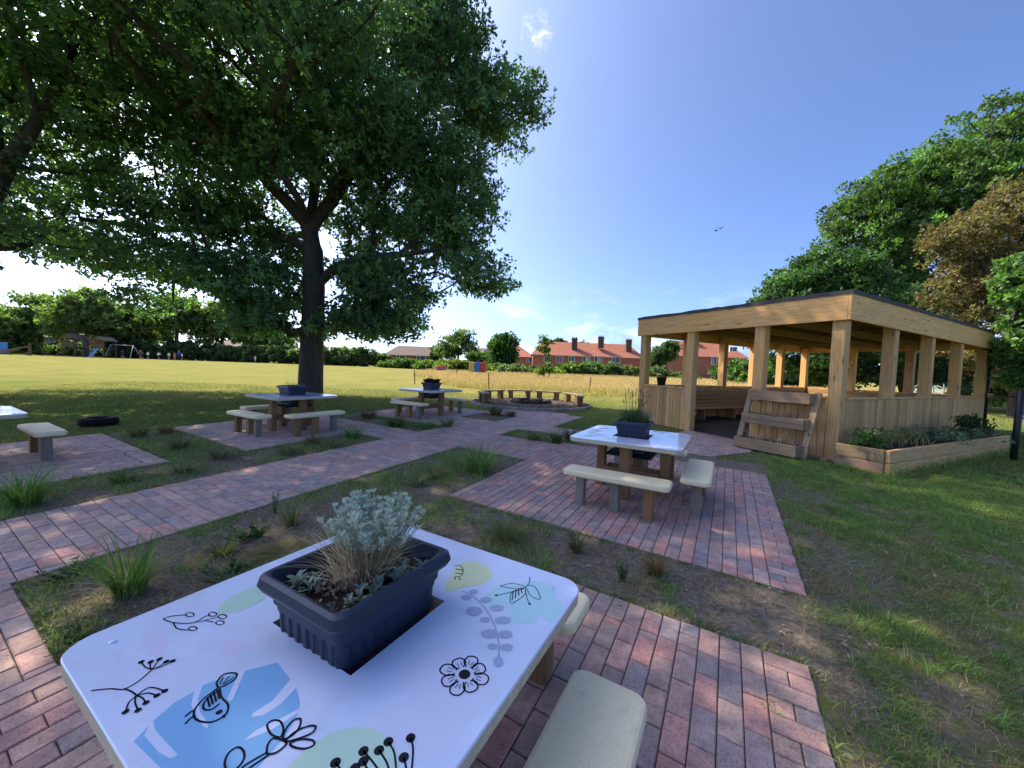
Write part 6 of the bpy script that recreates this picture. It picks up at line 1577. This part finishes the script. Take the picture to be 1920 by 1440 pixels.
# plants of the tiered stand
def stand_plants(label, tr_i, n, H_, cols):
    z, xc, d, hgt, _ = TR[tr_i]; mb = MB(); a = RNG.uniform(0, 6.283, n); B = np.c_[RNG.uniform(xc - d * .3, xc + d * .3, n), RNG.uniform(v0 + .1, v1 - .1, n), np.full(n, z + hgt * .8)]
    ribbons(mb, B, np.c_[-np.abs(np.cos(a)) * .7, np.sin(a)], RNG.uniform(.4, 1.2, n) * H_, .011, RNG.uniform(.6, 1.8, n), pal(n, cols), 4); tag(mb.build('dead_plants', M['dry'], loc=lad.location, rz=PAV_RZ), label, 'dead plants')
stand_plants('dead straw stalks hanging from the bottom trough of the stand', 2, 60, .30, [(.75, .62, .42), (.6, .47, .3)])
stand_plants('withered brown plants in the middle trough of the stand', 1, 110, .16, [(.30, .23, .15), (.16, .12, .09), (.40, .32, .2)])
stand_plants('withered remains in the top trough of the stand', 0, 26, .10, [(.30, .23, .15), (.2, .15, .1)])
# raised bed plants (local coords of the bed)
def bed_plant(name, label, u, v, spread, H_, n, cols, size, cat, mat='leaf', wid=.5):
    loc = PL3(u, v, .28); t = thing(name, label, cat, loc, PAV_RZ)
    C = np.c_[RNG.normal(0, spread, n), RNG.normal(0, spread * .6, n), RNG.uniform(.05, H_, n)]; m = MB()
    for c in C[::2]: tube(m, [(c[0] * .4, c[1] * .4, -.02), (c[0] * .7, c[1] * .7, c[2] * .5), tuple(c)], [.006, .004, .002], 4, 0, cols[0])
    m.build('stems', M['blade'], t); m = MB(); foliage(m, C, .085, 30, size, cols, wid); m.build('foliage', M[mat], t)
bed_plant('rose_bush', 'dark green rose with a pale pink bloom at the near end of the raised bed', .05, -.42, .18, .26, 30, [(.075, .15, .045), (.10, .18, .05)], .05, 'rose')
bed_plant('grey_plant', 'blue-grey spreading plant in the middle of the raised bed', 2.7, -.55, .55, .22, 64, [(.16, .21, .13), (.20, .25, .16), (.13, .19, .10)], .055, 'plant', wid=.25)
bed_plant('dark_shrub', 'dark leafy plant at the far end of the raised bed', 4.55, -.6, .22, .38, 36, [(.035, .075, .022), (.05, .09, .03)], .07, 'shrub')
mb = MB(); c = PL3(.08, -.50, .56); leaves(mb, np.zeros((16, 3)) + RNG.normal(0, .008, (16, 3)), rdir(16), rdir(16), .045, .04, pal(16, [(.70, .50, .36), (.75, .45, .38)], .06)); tag(mb.build('rose_bloom', M['leaf'], loc=c), 'pale peach rose bloom at the near end of the raised bed', 'flower')
mb = MB(); n = 120; a = RNG.uniform(0, 6.283, n); B = np.c_[RNG.normal(0, .22, n), RNG.normal(0, .12, n), np.zeros(n)]
ribbons(mb, B, np.c_[np.cos(a), np.sin(a)], RNG.uniform(.2, .48, n), .010, RNG.uniform(.2, 1.0, n), pal(n, [(.42, .33, .13), (.30, .27, .10), (.20, .22, .08)]), 4); tag(mb.build('straw_grass', M['dry'], loc=PL3(1.0, -.5, .28), rz=PAV_RZ), 'yellow straw grasses between rose and grey plant in the raised bed', 'dry grass')
mb = MB(); n = 900; u = RNG.uniform(-.6, 5.1, n); v = np.where(RNG.uniform(0, 1, n) < .85, -(.80 + u * .055) - RNG.uniform(.02, .16, n), -RNG.uniform(.1, .9, n)); k = (u > -.2) | True
w = np.array([PAV(a_, b_) for a_, b_ in zip(u, v)]); sel = (v < -.7); w = w[sel]; n = len(w)
blades(mb, w[:, 0], w[:, 1], .05, .22, .008, GB1, (.4, 1.3), .35, 3); tag(mb.build('edge_grass', M['blade']), kind='stuff')
